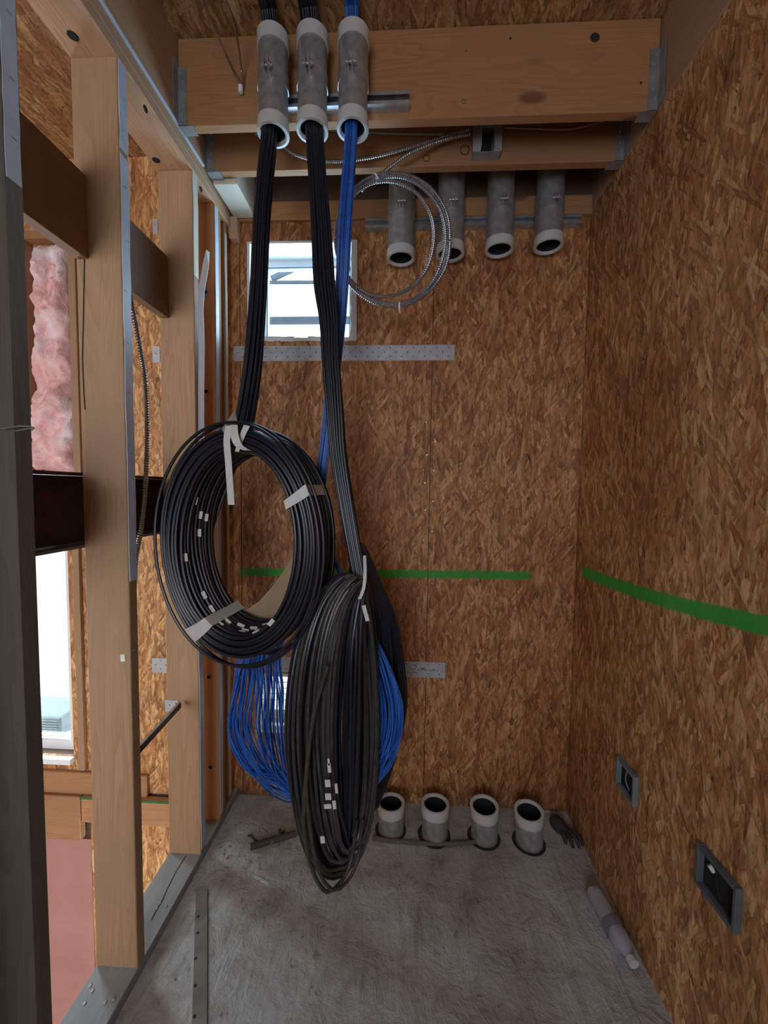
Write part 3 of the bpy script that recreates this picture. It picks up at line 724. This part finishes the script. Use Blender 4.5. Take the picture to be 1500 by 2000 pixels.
# front three
FY = Y1-.035-.053; FR = .0485
strut(-.532, -.004, Y1, 2.962, 'strut_channel', 'steel channel on the front beam behind the three cable filled conduits', slots=False)
FC = []
for i, (px, py) in enumerate(((534, 263), (610, 256), (689, 254))):
    p = at(px, py, Y=FY); FC.append((p.x, p.z))
    conduit(p.x, FY, p.z+.004, 3.105, FR, ('left', 'middle', 'right')[i]+' of the three front conduits, feeding the '+('black coil on the left', 'grey black coil in the centre', 'blue cable coil')[i], 'front ceiling conduits', top=True, cz=2.962, bl=.034)
# ------------------------------------------------------------------ cables
def disc_pack(R, r):
    out = []; k = int(R/r)+2
    for i in range(-k, k+1):
        for j in range(-k, k+1):
            x = (i+.5*(j % 2))*2*r; y = j*r*1.75
            if math.hypot(x, y) <= R-r*.6: out.append((x, y))
    return out
def px_path(L): return [at(a, b, Y=c) for a, b, c in L]
def run(o, path, R, r, mat, wid=None, name='cable', nmax=99, twist=.6, step=.035, sides=7, depth=1.0):
    """strands following the path inside a bundle; wid = [(fraction, scale)]"""
    P = spline(path, step); fr = frames(P); offs = disc_pack(R, r)[:nmax]; n = len(P)
    for q, (ox, oy) in enumerate(offs):
        m = []; j1, j2 = U(0, 6), U(0, 6)
        for i in range(n):
            t, a, b = fr[i]; f = i/(n-1); s = 1
            if wid:
                for (f0, s0), (f1, s1_) in zip(wid, wid[1:]):
                    if f0 <= f <= f1: s = s0+(s1_-s0)*(f-f0)/(f1-f0)
            th = twist*f; c_, s_ = math.cos(th), math.sin(th)
            x = (ox*c_-oy*s_)*s+.0012*math.sin(j1+f*14); y = (ox*s_+oy*c_)*depth+.0012*math.sin(j2+f*11)
            m.append(P[i]+a*x+b*y)
        MB().tube(m, r, sides).build(name, mat if not isinstance(mat, (list, tuple)) else random.choice(mat), o)
def top_entry(x, dx):
    return [Vector((x+dx*1.3, 1.02, 3.160)), Vector((x+dx, 1.17, 3.165)), Vector((x+dx*.6, 1.27, 3.172)), Vector((x+dx*.2, FY-.035, 3.160)), Vector((x, FY-.004, 3.10))]
# ---- coil A (left black)
cA = thing('cable_coil', 'large round coil of black cable with white tape hanging at the left', 'cable coil', (-.50, 1.25, 1.05), 'hanging cable coils')
x0 = FC[0][0]
run(cA, top_entry(x0, -.012)+[Vector((x0-.006, FY, 2.95))]+px_path([(525, 275, 1.378), (519, 335, 1.37), (511, 430, 1.355), (505, 560, 1.34), (496, 690, 1.32), (485, 780, 1.30), (474, 838, 1.27), (462, 880, 1.25)]),
    .0325, .0050, BLACK, [(0, .9), (.3, .76), (.45, .80), (.8, .98), (1, 1.0)])
cx, cz = at(473, 1060, Y=1.20).x, at(473, 1060, Y=1.20).z
TILT = .12; LEN = .17; e1 = Vector((math.cos(TILT), -math.sin(TILT), 0)); ea = Vector((math.sin(TILT), math.cos(TILT), 0)); ez = Vector((0, 0, 1))
CA0 = Vector((cx, 1.155, cz)); RX, RZ, TH = .250, .350, .066
def ringpt(th, rad, u, lean=0):
    return CA0+ea*u+e1*((RX-rad)*math.cos(th))+ez*((RZ-rad)*math.sin(th))
loopsA = []
cr_ = .0054; rows = 6; cols = 11
for i in range(rows):
    for j in range(cols):
        if (i*7+j*3) % 9 == 0 and i > 1: continue
        rad = .006+i*.0112+U(-.002, .002); u = j*LEN/(cols-1)+(.006 if i % 2 else 0)+U(-.003, .003)
        ph, am, p2, a2 = U(0, 6), U(.001, .0035), U(0, 6), U(.001, .003)
        sag = (.012*j/cols); 
        f = lambda th, rad=rad, u=u, ph=ph, am=am, p2=p2, a2=a2: ringpt(th, rad+am*math.sin(2*th+ph), u+a2*math.sin(3*th+p2))
        loopsA.append((f, rad, u))
        MB().tube([f(2*math.pi*k/72) for k in range(72)], cr_, 7, closed=True).build('cable_loop', BLACK, cA)
for (dr, u, dz, dx) in ((-.016, .02, -.018, .002), (-.010, .14, -.03, .014), (-.012, .00, -.008, -.010), (-.004, .165, -.035, .022)):
    MB().tube([ringpt(2*math.pi*k/72, dr+.004*math.sin(4*math.pi*k/72), u)+Vector((dx*(1 if math.cos(2*math.pi*k/72) < 0 else .4), 0, dz if math.sin(2*math.pi*k/72) < 0 else 0))*abs(math.sin(2*math.pi*k/72) if dz < -.01 else 1) for k in range(72)], cr_*.9, 7, closed=True).build('cable_loop', BLACK, cA)
for k in range(5):
    o_ = k*4
    MB().tube(spline(px_path([(488-o_*.3, 850, 1.34+k*.004), (470-o_, 890, 1.36), (448-o_, 940, 1.37), (425-o_, 1000, 1.37), (403-o_*.6, 1080, 1.36), (400-o_*.6, 1150, 1.35)]), .02), .0052, 7).build('cable', BLACK, cA)
def tapeband(o, th0, dth, label=None, extra=.004, pt=ringpt, rin=None, L=LEN, lab=TAPE, skew=0):
    m = MB(); vs = []; fs = []; n = 7; prof = []
    ri = -.002-extra; ro = (rin or TH)+extra+.004; K = 8
    for k in range(K+1): prof.append((ri, -extra-.004+(L+2*extra+.012)*k/K))
    for k in range(1, 5): prof.append((ri+(ro-ri)*k/4, L+extra+.008))
    for k in range(1, K+1): prof.append((ro, L+extra+.008-(L+2*extra+.012)*k/K))
    for k in range(1, 4): prof.append((ro-(ro-ri)*k/4, -extra-.004))
    M = len(prof)
    for i in range(n+1):
        for (a, u) in prof:
            th = th0+dth*(i/n-.5)+skew*(a/ro-.5); vs.append(pt(th, a+U(-.0008, .0008), u))
    for i in range(n):
        for k in range(M): fs.append((i*M+k, i*M+(k+1) % M, i*M+M+(k+1) % M, i*M+M+k))
    m.add(vs, fs, True); return m.build('tape_band', lab, o, label)
tapeband(cA, math.radians(27), .10, skew=-.03)
tapeband(cA, math.radians(237), .17, 'wide wrinkled white tape at the bottom', skew=.10)
tapeband(cA, math.radians(84), .075, skew=.1)
def ribbon(o, pts, w, name, mat, label=None, wd=(1, 0, 0), t=.0008):
    P = spline(pts, .012); m = MB(); vs = []; fs = []; wd = Vector(wd)
    ws = w if callable(w) else (lambda f: w)
    for i, p in enumerate(P):
        h = wd*ws(i/(len(P)-1))/2; nn = Vector((0, -t, 0)); vs += [p-h, p+h, p+h+nn, p-h+nn]
    for i in range(len(P)-1):
        for k in range(4): fs.append((i*4+k, i*4+(k+1) % 4, i*4+4+(k+1) % 4, i*4+4+k))
    fs += [(0, 1, 2, 3), tuple(len(vs)-1-k for k in range(4))]
    m.add(vs, fs, True); return m.build(name, mat, o, label)
ribbon(cA, px_path([(447, 832, 1.13), (443, 860, 1.125), (446, 900, 1.125), (449, 945, 1.13), (452, 986, 1.13)]), .0195, 'tape_tail', TAPE, 'loose white tape end hanging down')
m = MB(); q = [at(*a) for a in ()]
P4 = [at(459, 800, Y=1.262), at(466, 838, Y=1.21), at(440, 850, Y=1.128), at(433, 838, Y=1.135)]
nn = Vector((0, -.0012, 0)); m.add(P4+[p+nn for p in P4], [(0, 1, 2, 3), (7, 6, 5, 4), (0, 4, 5, 1), (1, 5, 6, 2), (2, 6, 7, 3), (3, 7, 4, 0)]); m.build('tape_flap', TAPE, cA)
ribbon(cA, px_path([(456, 830, 1.135), (459, 855, 1.122), (468, 872, 1.125), (484, 880, 1.135)]), .024, 'tape_flap', TAPE)
# cable labels on coil A
def sleeve(o, f, th, dth, r, mat=LAB, n=5): MB().tube([f(th+dth*(k/n-.5)) for k in range(n+1)], r, 8).build('cable_label', mat, o)
inner = sorted(loopsA, key=lambda q: -q[1])
import functools
def lab_at(px, py, dth=.05, tol=1e9):
    best = None
    for f, rad, u in loopsA:
        if rad < .057: continue
        for k in range(180):
            th = 2*math.pi*k/180; p = f(th); d = p-CAM; z = d.dot(FW); x = 750+FPX*d.dot(RT)/z; y = 1000-FPX*d.dot(UP)/z
            e = math.hypot(x-px, y-py)
            if best is None or e < best[0]: best = (e, f, th)
    sleeve(cA, best[1], best[2], dth*1.5, cr_+.0012)
    p = best[1](best[2]); tg = (best[1](best[2]+.02)-p).normalized(); vw = (CAM-p).normalized(); sd = tg.cross(vw).normalized()
    MB().obox(p+vw*(cr_+.0022), tg*.0125, sd*.0062, vw*.0005).build('cable_label', LAB, cA)
for (px, py) in ((382, 976), (388, 1008), (404, 1010), (389, 1042), (363, 1088), (395, 1165), (412, 1188), (428, 1218), (446, 1212), (468, 1222), (480, 1230), (494, 1226), (506, 1232), (518, 1222), (530, 1216), (542, 1210), (474, 1236), (500, 1238)):
    lab_at(px, py, .055 if py < 1200 else .045)
# ---- coil B (grey-black, centre) and its black rear coil
cB = thing('cable_coil', 'long drooping coil of dusty black cable hanging in the centre, lowest of all', 'cable coil', (-.2, 1.25, .55), 'hanging cable coils')
x1_ = FC[1][0]
run(cB, top_entry(x1_, -.02)+[Vector((x1_, FY, 2.95))]+px_path([(615, 275, 1.378), (619, 335, 1.375), (628, 465, 1.36), (634, 560, 1.35), (643, 630, 1.345), (646, 700, 1.34), (654, 800, 1.335), (660, 880, 1.33), (672, 960, 1.32), (688, 1050, 1.31), (702, 1125, 1.30)]),
    .036, .0052, BLACK, [(0, .9), (.25, .8), (.4, .95), (.55, 1.15), (.65, .85), (.85, .75), (1, .6)], depth=.8)
def drop(o, K, L, B, Rr, r, mat, jit=3, name='cable_loop', step=.03, sides=7, yl=1.15, yr=1.36, yk=1.27, yb=None):
    """drooping closed loop through the knot K; L/Rr = extreme px left/right, B bottom px (x,y)"""
    ky, by = K[1], B[1]; h = by-ky; yb = yb or (yl+yr)/2; j = lambda: U(-jit, jit)
    pts = [(K[0], ky, yk), (K[0]+(L-K[0])*.50+j(), ky+h*.085+j(), yk+(yl-yk)*.5), (K[0]+(L-K[0])*.86+j(), ky+h*.27, yl), (L, ky+h*.54+j(), yl), (L+(B[0]-L)*.20+j(), ky+h*.80, yl), (L+(B[0]-L)*.58, ky+h*.955, (yl+yb)/2),
           (B[0]+j(), by, yb), (Rr-(Rr-B[0])*.42, ky+h*.955, (yr+yb)/2), (Rr-(Rr-B[0])*.1+j(), ky+h*.80, yr), (Rr, ky+h*.52+j(), yr), (K[0]+(Rr-K[0])*.84+j(), ky+h*.25, yr), (K[0]+(Rr-K[0])*.5+j(), ky+h*.08, yk+(yr-yk)*.5)]
    MB().tube(spline(px_path(pts), step, closed=True), r, sides, closed=True).build(name, mat, o)
for i in range(34):
    f = i/33; L = 560+f*92+U(-3, 3); Rr = 738-U(0, 34); by = 1712-f*55+U(-10, 6); bx_ = 640+U(-12, 12)+f*40
    drop(cB, (672+f*38+U(-3, 3), 1118+f*22+U(-4, 5)), L, (bx_, by), Rr, .0058, BLACKG if i % 3 else BLACK, yl=1.145+U(0, .05)+f*.02, yr=1.30+U(0, .07), yk=1.24+U(-.012, .012))
for i in range(30):
    f = i/29; drop(cB, (704+f*8+U(-3, 3), 1140+f*10), 636+f*66+U(-4, 4), (668+f*14, 1690-f*60+U(-8, 8)), 734-f*26+U(-3, 3), .0056, BLACK, yl=1.20+U(0, .05), yr=1.32+U(0, .06), yk=1.25)
for (a, b_, c_) in ((588, 1742, .0062), (600, 1738, .0055)):
    MB().tube(spline(px_path([(640, 1300, 1.14), (612, 1400, 1.13), (598, 1520, 1.13), (a+6, 1620, 1.13), (a+22, 1700, 1.14), (a+50, b_, 1.17), (a+78, 1722, 1.20), (a+98, 1680, 1.24), (a+108, 1600, 1.27)]), .02), c_, 8).build('cable', BLACKG, cB)
for i in range(26):
    f = i/25; Rr = 742+f*50+U(-2, 2)
    pts = [(698+f*5, 1065+U(-6, 6), 1.325), (705+(Rr-705)*.42, 1135, 1.38), (705+(Rr-705)*.80, 1215, 1.43), (Rr-2, 1310, 1.45+U(0, .05)), (Rr+U(-2, 2), 1380, 1.47), (Rr-14-f*4, 1470, 1.47), (Rr-36-8*f, 1535+f*14, 1.46), (Rr-70, 1575+f*12, 1.44), (650, 1540, 1.43), (622, 1420, 1.42), (640, 1280, 1.39), (676, 1150, 1.35)]
    MB().tube(spline(px_path(pts), .03, closed=True), .0055, 7, closed=True).build('cable_loop', BLACK, cB)
# tape tie and labels on coil B
ribbon(cB, px_path([(712, 1085, 1.255), (713, 1120, 1.225), (710, 1150, 1.215), (702, 1170, 1.215)]), .010, 'tape_tie', TAPE, 'thin cream tie around the neck')
def tagq(px, py, Y, w, h, o=cB, rot=0, mat=LAB):
    p = at(px, py, Y=Y); c, s = math.cos(rot), math.sin(rot)
    MB().obox(p, Vector((c*w/2, 0, s*w/2)), (0, .0007, 0), Vector((-s*h/2, 0, c*h/2))).build('cable_label', mat, o)
for (px, py, w, h) in ((643, 1500, .010, .028), (640, 1530, .016, .022), (641, 1556, .018, .02), (640, 1575, .022, .014), (653, 1572, .010, .026), (657, 1540, .008, .03), (642, 1488, .006, .02), (630, 1640, .013, .022)):
    tagq(px, py, 1.128, w, h, rot=.1, mat=TAPE if py < 1600 else LAB)
for (px, py) in ((716, 1205), (712, 1190)): tagq(px, py, 1.215, .012, .026, rot=.25, mat=TAPE)
for (px, py) in ((718, 1310), (722, 1290), (712, 1460)): tagq(px, py, 1.36, .012, .028, rot=.15, mat=TAPE)
# ---- blue coil
cC = thing('cable_coil', 'bright blue thin cable coil hanging behind the black coils', 'cable coil', (-.3, 1.42, .8), 'hanging cable coils')
x2_ = FC[2][0]
run(cC, top_entry(x2_, -.004)+[Vector((x2_-.004, FY, 2.95))]+px_path([(685, 272, 1.378), (681, 335, 1.38), (676, 400, 1.39), (672, 470, 1.40), (668, 560, 1.43), (662, 640, 1.45), (650, 740, 1.45), (641, 820, 1.45), (631, 900, 1.45), (624, 960, 1.44), (620, 1050, 1.43)]),
    .0235, .0029, [BLUE, BLUED, BLUE], [(0, .9), (.3, .9), (.5, 1.0), (1, .85)], step=.04, sides=6, depth=.8)
for i in range(64):
    lf = random.random(); L = 446+lf**1.3*108; if_out = L < 462
    Rr = 700+random.random()**.6*86; by = 1568-abs(U(0, 1))*50; K = (618+U(-8, 8), 1052+U(-10, 10)); j = lambda a=4: U(-a, a)
    tx = 478+(L-446)/108*66+U(-8, 8); yl = 1.42+U(-.035, .03); yr = 1.41+U(-.03, .03); bx_ = 610+U(-35, 35)
    pts = [(K[0], K[1], 1.43), (K[0]-(K[0]-tx)*.55+j(), 1165+j(), 1.43), (tx, 1272+j(), yl), (tx-(tx-L)*.62+j(), 1350+j(), yl), (L, 1432+j(14), yl), (L+(bx_-L)*.26+j(7), 1505+j(8), yl), (L+(bx_-L)*.62, by-14+j(5), 1.42), (bx_, by, 1.41),
           (Rr-(Rr-bx_)*.38, by-18+j(), 1.40), (Rr-(Rr-bx_)*.07+j(), 1465+j(8), yr), (Rr+j(), 1380+j(10), yr), (Rr-(Rr-690)*.42+j(), 1270+j(), yr), (694+j(8), 1180+j(8), 1.405), (655+j(), 1100, 1.42)]
    MB().tube(spline(px_path(pts), .035, closed=True), .0026, 5, closed=True).build('cable_loop', random.choice([BLUE, BLUE, BLUED]), cC)
for (px, py) in ((722, 1258), (712, 1290)): tagq(px, py, 1.36, .008, .022, o=cC, rot=.2, mat=TAPE)
# cardboard tucked behind coil A
cardpx = [(452, 1203), (480, 1192), (505, 1175), (530, 1148), (556, 1112), (580, 1072), (600, 1040), (640, 1050), (655, 1120), (640, 1200), (600, 1250), (560, 1238), (525, 1222), (490, 1212)]
P = [at(x, y, Y=1.365-.0003*(x-452)*.3) for x, y in cardpx]; n = len(P); m = MB()
cen = sum(P, Vector())/n; nn = Vector((0, .0015, 0)); vs = P+[p+nn for p in P]
m.add(vs, [tuple(range(n)), tuple(range(2*n-1, n-1, -1))]+[(i, (i+1) % n, n+(i+1) % n, n+i) for i in range(n)])
tag(m.build('cardboard_piece', CARD), 'curved brown cardboard piece seen through the round black coil', 'cardboard')
# ------------------------------------------------------------------ armoured cables
def mc(o_or_none, pts, r, name, mat, label=None, closed=False, pitch=.0085):
    P = spline(pts, pitch/2, closed=closed)
    m = MB().tube(P, r, 8, closed=closed, rf=lambda i: r if i % 2 else r*.70)
    return m.build(name, mat, o_or_none, label)
mcl = thing('armoured_cable_coil', 'ringed coil of silver armoured cable hanging below the rear beam', 'cable', (at(768, 467, Y=1.6).x, 1.6, 2.5))
def mloop(cx_, cy_, rx, ry, Y, w=2):
    pts = []
    for k in range(14):
        th = 2*math.pi*k/14; pts.append(at(cx_+rx*math.cos(th)+U(-w, w), cy_-ry*math.sin(th)+U(-w, w), Y=Y+.01*math.sin(th*2)))
    return pts
for (a, b_, c_, d_, e_) in ((768, 468, 112, 131, 1.600), (769, 466, 108, 127, 1.612), (752, 466, 97, 112, 1.588), (764, 470, 106, 125, 1.60)):
    mc(mcl, mloop(a, b_, c_, d_, e_), .0078, 'cable_loop', MCM, closed=True)
mc(mcl, px_path([(705, 372, 1.60), (735, 347, 1.60), (765, 325, 1.605), (800, 300, 1.61), (850, 279, 1.62), (890, 267, 1.63), (918, 262, 1.635)]), .0078, 'cable_lead', MCM)
for (px, py, ro) in ((735, 348, .5), (780, 598, 0)):
    p = at(px, py, Y=1.598); t1 = (at(px+10, py-8 if ro else py, Y=1.598)-p).normalized()
    MB().lathe([(.016, -.003), (.018, -.003), (.018, .003), (.016, .003)], p, t1, 16).bar(p+Vector((0, -.018, -.012)), p+Vector((.003, -.018, -.035)), .004, .0015, (0, 1, 0)).build('zip_tie', WHITEW, mcl)
tag(mc(None, px_path([(500, 262, 1.655), (545, 282, 1.655), (580, 303, 1.655), (640, 315, 1.65), (720, 308, 1.65), (800, 288, 1.648), (865, 267, 1.645), (916, 253, 1.645)]), .0072, 'armoured_cable', MCM), 'silver armoured cable sagging from behind the left conduit to the junction box', 'cable')
tag(mc(None, px_path([(640, 255, 1.672), (716, 259, 1.672), (800, 262, 1.672), (870, 262, 1.670), (916, 259, 1.668)]), .0048, 'armoured_cable', MCM), 'thin straight armoured cable close under the front beam left of the box', 'cable')
tag(mc(None, px_path([(986, 249, 1.672), (1040, 251, 1.672), (1100, 253, 1.672), (1145, 246, 1.67), (1185, 233, 1.668)]), .0042, 'armoured_cable', MCM), 'thin armoured cable leaving the junction box to the right', 'cable')
o = thing('armoured_cable', 'bent reddish armoured cable hanging from the ceiling in front of the first beam', 'cable', at(472, 172, Y=1.455))
e = at(472, 168, Y=1.455)
mc(o, [at(392, -5, Y=1.27), at(414, 45, Y=1.32), at(440, 105, Y=1.38), at(462, 150, Y=1.44), e], .0046, 'cable_leg', COPPER)
mc(o, [at(438, -5, Y=1.25), at(456, 45, Y=1.32), at(466, 95, Y=1.39), at(472, 140, Y=1.44), e+Vector((.004, 0, 0))], .0046, 'cable_leg', COPPER)
MB().tube([e+Vector((-.002, -.004, -.002)), e+Vector((-.004, 0, -.022))], .008, 10).build('end_cap', WHITEW, o)
tag(mc(None, px_path([(248, 530, 1.2165), (254, 580, 1.2165), (263, 625, 1.25), (275, 690, 1.30), (284, 750, 1.34), (287, 850, 1.34), (284, 950, 1.335), (276, 1030, 1.33), (266, 1090, 1.325), (262, 1150, 1.32)]), .0085, 'armoured_cable', MCM), 'silver armoured cable hanging down just behind the second stud', 'cable')
# junction box on rear beam
jb = thing('junction_box', 'square steel junction box with open mud ring on the rear beam', 'electrical box', at(948, 277, Y=1.64))
c = at(951, 274, Y=1.65); hw_, hh = .052, .050
m = MB(); yb_, yf = 1.6800, 1.640
m.box(c.x-hw_, c.x+hw_, yb_-.0015, yb_, c.z-hh, c.z+hh)
for s in (-1, 1): m.box(c.x+s*hw_-.001, c.x+s*hw_+.001, yf, yb_, c.z-hh, c.z+hh); m.box(c.x-hw_, c.x+hw_, yf, yb_, c.z+s*hh-.001, c.z+s*hh+.001)
bx_o = m.build('box_body', GALVD, jb)
m = MB(); w2_ = .026
m.box(c.x-hw_-.004, c.x-w2_, yf-.0025, yf-.0005, c.z-hh, c.z+hh); m.box(c.x+w2_, c.x+hw_+.004, yf-.0025, yf-.0005, c.z-hh, c.z+hh); m.box(c.x-w2_, c.x+w2_, yf-.0025, yf-.0005, c.z+.038, c.z+hh)
for s in (-1, 1): m.box(c.x+s*w2_-.0012, c.x+s*w2_+.0012, yf-.020, yf-.0005, c.z-hh+.004, c.z+.038)
m.box(c.x-w2_, c.x+w2_, yf-.020, yf-.0005, c.z+.0365, c.z+.039)
m.build('mud_ring', STRAPM, jb)
for sx, sz in ((-1, -1), (1, 1), (-1, 1), (1, -1)): MB().lathe([(.0001, 0), (.004, 0), (.003, .0025), (.0001, .0025)], (c.x+sx*.044, yf-.0025, c.z+sz*.042), (0, -1, 0), 8, False).build('screw', GALV, jb)
MB().box(c.x-.020, c.x+.020, yb_-.020, yb_-.004, c.z-.035, c.z+.03).build('dark_infill', DARK, jb)  # near-black block set inside the box opening
# ------------------------------------------------------------------ outlet boxes on the right wall
def wbox(yc, zc, w, h, label, mat, clip=False):
    o = thing('outlet_box', label, 'electrical box', (XR, yc, zc-h/2)); xf = XR-.020; t = .011; m = MB()
    for s in (-1, 1):
        a, b = sorted((yc+s*w/2, yc+s*(w/2-t))); m.box(xf, XR-.0005, a, b, zc-h/2, zc+h/2, .002)
        a, b = sorted((zc+s*h/2, zc+s*(h/2-t))); m.box(xf, XR-.0005, yc-w/2+t, yc+w/2-t, a, b, .002)
    m.build('frame', mat, o)
    MB().box(XR-.003, XR-.0008, yc-w/2+t, yc+w/2-t, zc-h/2+t, zc+h/2-t).build('box_interior', DARK, o)
    if clip: MB().tube([(XR-.012, yc+.028, zc+.030), (XR-.005, yc+.020, zc+.018)], .006, 8).build('wire_cap', TAPE, o, 'small cream wire end')
    MB().tube(spline([(XR-.005, yc+.01, zc+.03), (XR-.014, yc, zc), (XR-.005, yc-.01, zc-.03)], .01), .002, 6).build('wire', GALVD if not clip else DARK, o)
wbox(1.448, .556, .118, .110, 'blue grey outlet box low on the right wall nearer the back corner', BLUEBOX)
wbox(1.026, .590, .135, .118, 'larger dark outlet box low on the right wall nearer the camera', plain('dark_box', (.10, .115, .13), .5), True)
# ------------------------------------------------------------------ floor items
# bottle
A = Vector((.776, 1.53, .037)); B = Vector((.800, 1.285, .032)); d = (B-A); Lb = d.length
bt = thing('plastic_bottle', 'crumpled empty clear plastic bottle lying by the right wall', 'bottle', (A.x, (A.y+B.y)/2, 0))
pr = [(.001, 0), (.022, 0), (.030, .008), (.031, .03), (.029, .05), (.031, .07), (.029, .09), (.0305, .11), (.027, .125), (.030, .14), (.031, .165), (.028, .185), (.020, .205), (.0125, .218), (.0125, .232), (.011, .232), (.011, .218), (.018, .205), (.026, .185), (.029, .165), (.028, .14), (.025, .125), (.0285, .11), (.027, .09), (.029, .07), (.027, .05), (.029, .03), (.028, .009), (.001, .002)]
pr = [(a_*1.13, b_) for a_, b_ in pr]
bm_ = MB().lathe(pr, A, d, 24)
from mathutils import noise as MN
for q_ in bm_.v:
    h_ = (q_-A).dot(d.normalized()); ax_ = A+d.normalized()*h_; rr_ = q_-ax_
    k_ = 1+(.16*MN.noise(q_*38)-.05 if h_ < .2 else 0); q_ += rr_*(k_-1); q_.z = max(q_.z, .001)
bm_.build('body', PET, bt)
MB().lathe([(.0362, .118), (.0366, .120), (.0364, .150), (.0358, .150), (.0358, .12)], A, d, 24).build('sleeve', plain('bottle_sleeve', (.20, .21, .27), .4), bt, 'faded bluish sleeve')
MB().lathe([(.0001, .226), (.0165, .226), (.0165, .244), (.0001, .244)], A, d, 18).build('cap', plain('bottle_cap', (.55, .56, .60), .4), bt)
# glove
gl = MB()
g0 = at(1098, 1618, Z=.02)
gl.tube(spline([g0+Vector((-.02, .05, .0)), g0, g0+Vector((.02, -.04, .005))], .008), .03, 12, rf=lambda i: .027+.006*math.sin(i*.45))
for q, (dx, dy) in enumerate(((-.012, -.075), (.012, -.095), (.04, -.095), (.062, -.08))):
    gl.tube(spline([g0+Vector((dx*.5, -.02, .004)), g0+Vector((dx*.9, dy*.6, .008)), g0+Vector((dx, dy, -.006))], .008), .0115, 9, rf=lambda i: .0125-.0006*i)
tag(gl.build('work_glove', RUBBER), 'dirty dark glove crumpled in the back right corner of the floor', 'glove')
# yellow cup
p = at(731, 1548, Z=0); p = Vector((-.13, 1.90, .001))
tag(MB().lathe([(.0001, 0), (.026, 0), (.036, .085), (.034, .085), (.024, .003), (.0001, .003)], p, (0, 0, 1), 24).build('paper_cup', YEL), 'pale yellow cup beside the leftmost floor conduit stub', 'cup')
# hose lying in front of stubs
tag(MB().tube(spline([at(*q, Z=.008) for q in ((728, 1636), (760, 1641), (800, 1645), (850, 1648), (900, 1647), (945, 1642))], .02), .009, 8).build('floor_hose', plain('dusty_hose', (.13, .11, .09), .9)), 'dusty grey hose on the floor in front of the conduit stubs', 'hose')
# pipe, twig, disc, shards at left
tag(MB().tube([at(489, 1654, Z=.014), at(530, 1642, Z=.014), at(578, 1628, Z=.014)], .0135, 10).build('pipe_offcut', plain('brown_pipe', (.07, .055, .05), .7)), 'dark pipe offcut on the floor left of the hanging coil', 'pipe')
tag(MB().tube(spline([at(534, 1642, Z=.030), at(524, 1655, Z=.018), at(512, 1668, Z=.004)], .01), .003, 6).build('twig', plain('twig', (.26, .20, .12), .8)), 'thin tan stick leaning on the dark pipe offcut', 'stick')
tag(MB().lathe([(.0001, 0), (.0165, 0), (.0165, .004), (.0001, .004)], at(538, 1653, Z=.0005), (0, 0, 1), 18, False).build('knockout_disc', plain('disc_grey', (.36, .34, .31), .6)), 'small round grey disc below the pipe offcut', 'disc')
sh = at(498, 1712, Z=.002); sh2 = at(524, 1726, Z=.002)
tag(MB().bar(sh, sh2, .009, .003).build('plastic_shard', plain('shard', (.55, .62, .62), .5)), 'thin pale shard on the floor left of the hanging coil', 'shard')
tag(MB().tube(spline([at(484, 1632, Z=.006), at(492, 1634, Z=.008), at(497, 1640, Z=.006), at(503, 1643, Z=.004)], .008), .004, 6).build('bark_scrap', RUBBER), 'small curled dark scrap left of the pipe offcut', 'scrap')
tag(MB().tube(spline([at(545, 1620, Z=.012), at(550, 1627, Z=.006), at(556, 1622, Z=.012)], .008), .0065, 6).build('bark_scrap', RUBBER), 'small forked dark scrap behind the pipe offcut', 'scrap')
# flat lath
q = [at(*a, Z=0) for a in ((383, 1738), (405, 1735), (404, 2030), (374, 2030))]
m = MB(); up = Vector((0, 0, .007)); m.add([v+Vector((0, 0, .0005)) for v in q]+[v+up for v in q], [(3, 2, 1, 0), (4, 5, 6, 7), (0, 1, 5, 4), (1, 2, 6, 5), (2, 3, 7, 6), (3, 0, 4, 7)])
la = tag(m.build('floor_lath', plain('dusty_lath', (.20, .185, .165), .85, var=.25, nscale=14)), 'flat dusty strip with nail holes lying beside the bottom plate', 'strip')
for (px, py) in ((386, 1822), (382, 1872), (381, 1925), (387, 1790), (380, 1985)): MB().lathe([(.0001, 0), (.005, 0), (.004, .001), (.0001, .001)], at(px, py, Z=.0072), (0, 0, 1), 8, False).build('nail_hole', HOLE, la)
# chips and dust
CH = plain('concrete_chip', (.30, .28, .24), .9, var=.4, nscale=3)
m = MB()
for k in range(300):
    x, y = U(-.80, .80), U(.75, 1.93); s = random.choice([.0010, .0014, .002, .0028]) ; a = U(0, 6.28); l = U(1, 3.2)
    if k % 3 == 0: x, y = random.gauss(-.55, .12), random.gauss(1.60, .09)
    if x < -.80 or y > 1.94 or (x > -.15 and y > 1.62): continue
    m.obox((x, y, s*.5+.0003), (math.cos(a)*s*l, math.sin(a)*s*l, 0), (-math.sin(a)*s, math.cos(a)*s, s*.2), (0, 0, s*.5))
tag(m.build('floor_debris', CH), 'scattered concrete crumbs and sawdust on the floor', 'debris', kind='stuff')
m = MB()
for (px, py, s, a) in ((805, 1718, .010, .5), (795, 1712, .008, 1.2), (812, 1728, .009, .2), (818, 1800, .014, 1.4), (890, 1825, .014, 1.1), (772, 1695, .010, 2), (1056, 1576, .005, 0), (1072, 1656, .005, 1), (1054, 1698, .009, .2), (1144, 1692, .007, 2.3), (1003, 1880, .013, 2), (615, 1865, .010, 1)):
    p = at(px, py, Z=.003); m.obox(p, (math.cos(a)*s, math.sin(a)*s, 0), (-math.sin(a)*s*.35, math.cos(a)*s*.35, .001), (0, 0, .0025))
tag(m.build('wood_chips', plain('wood_chip', (.34, .28, .21), .9)), 'small pale wood chips strewn over the middle of the floor', 'debris', kind='stuff')
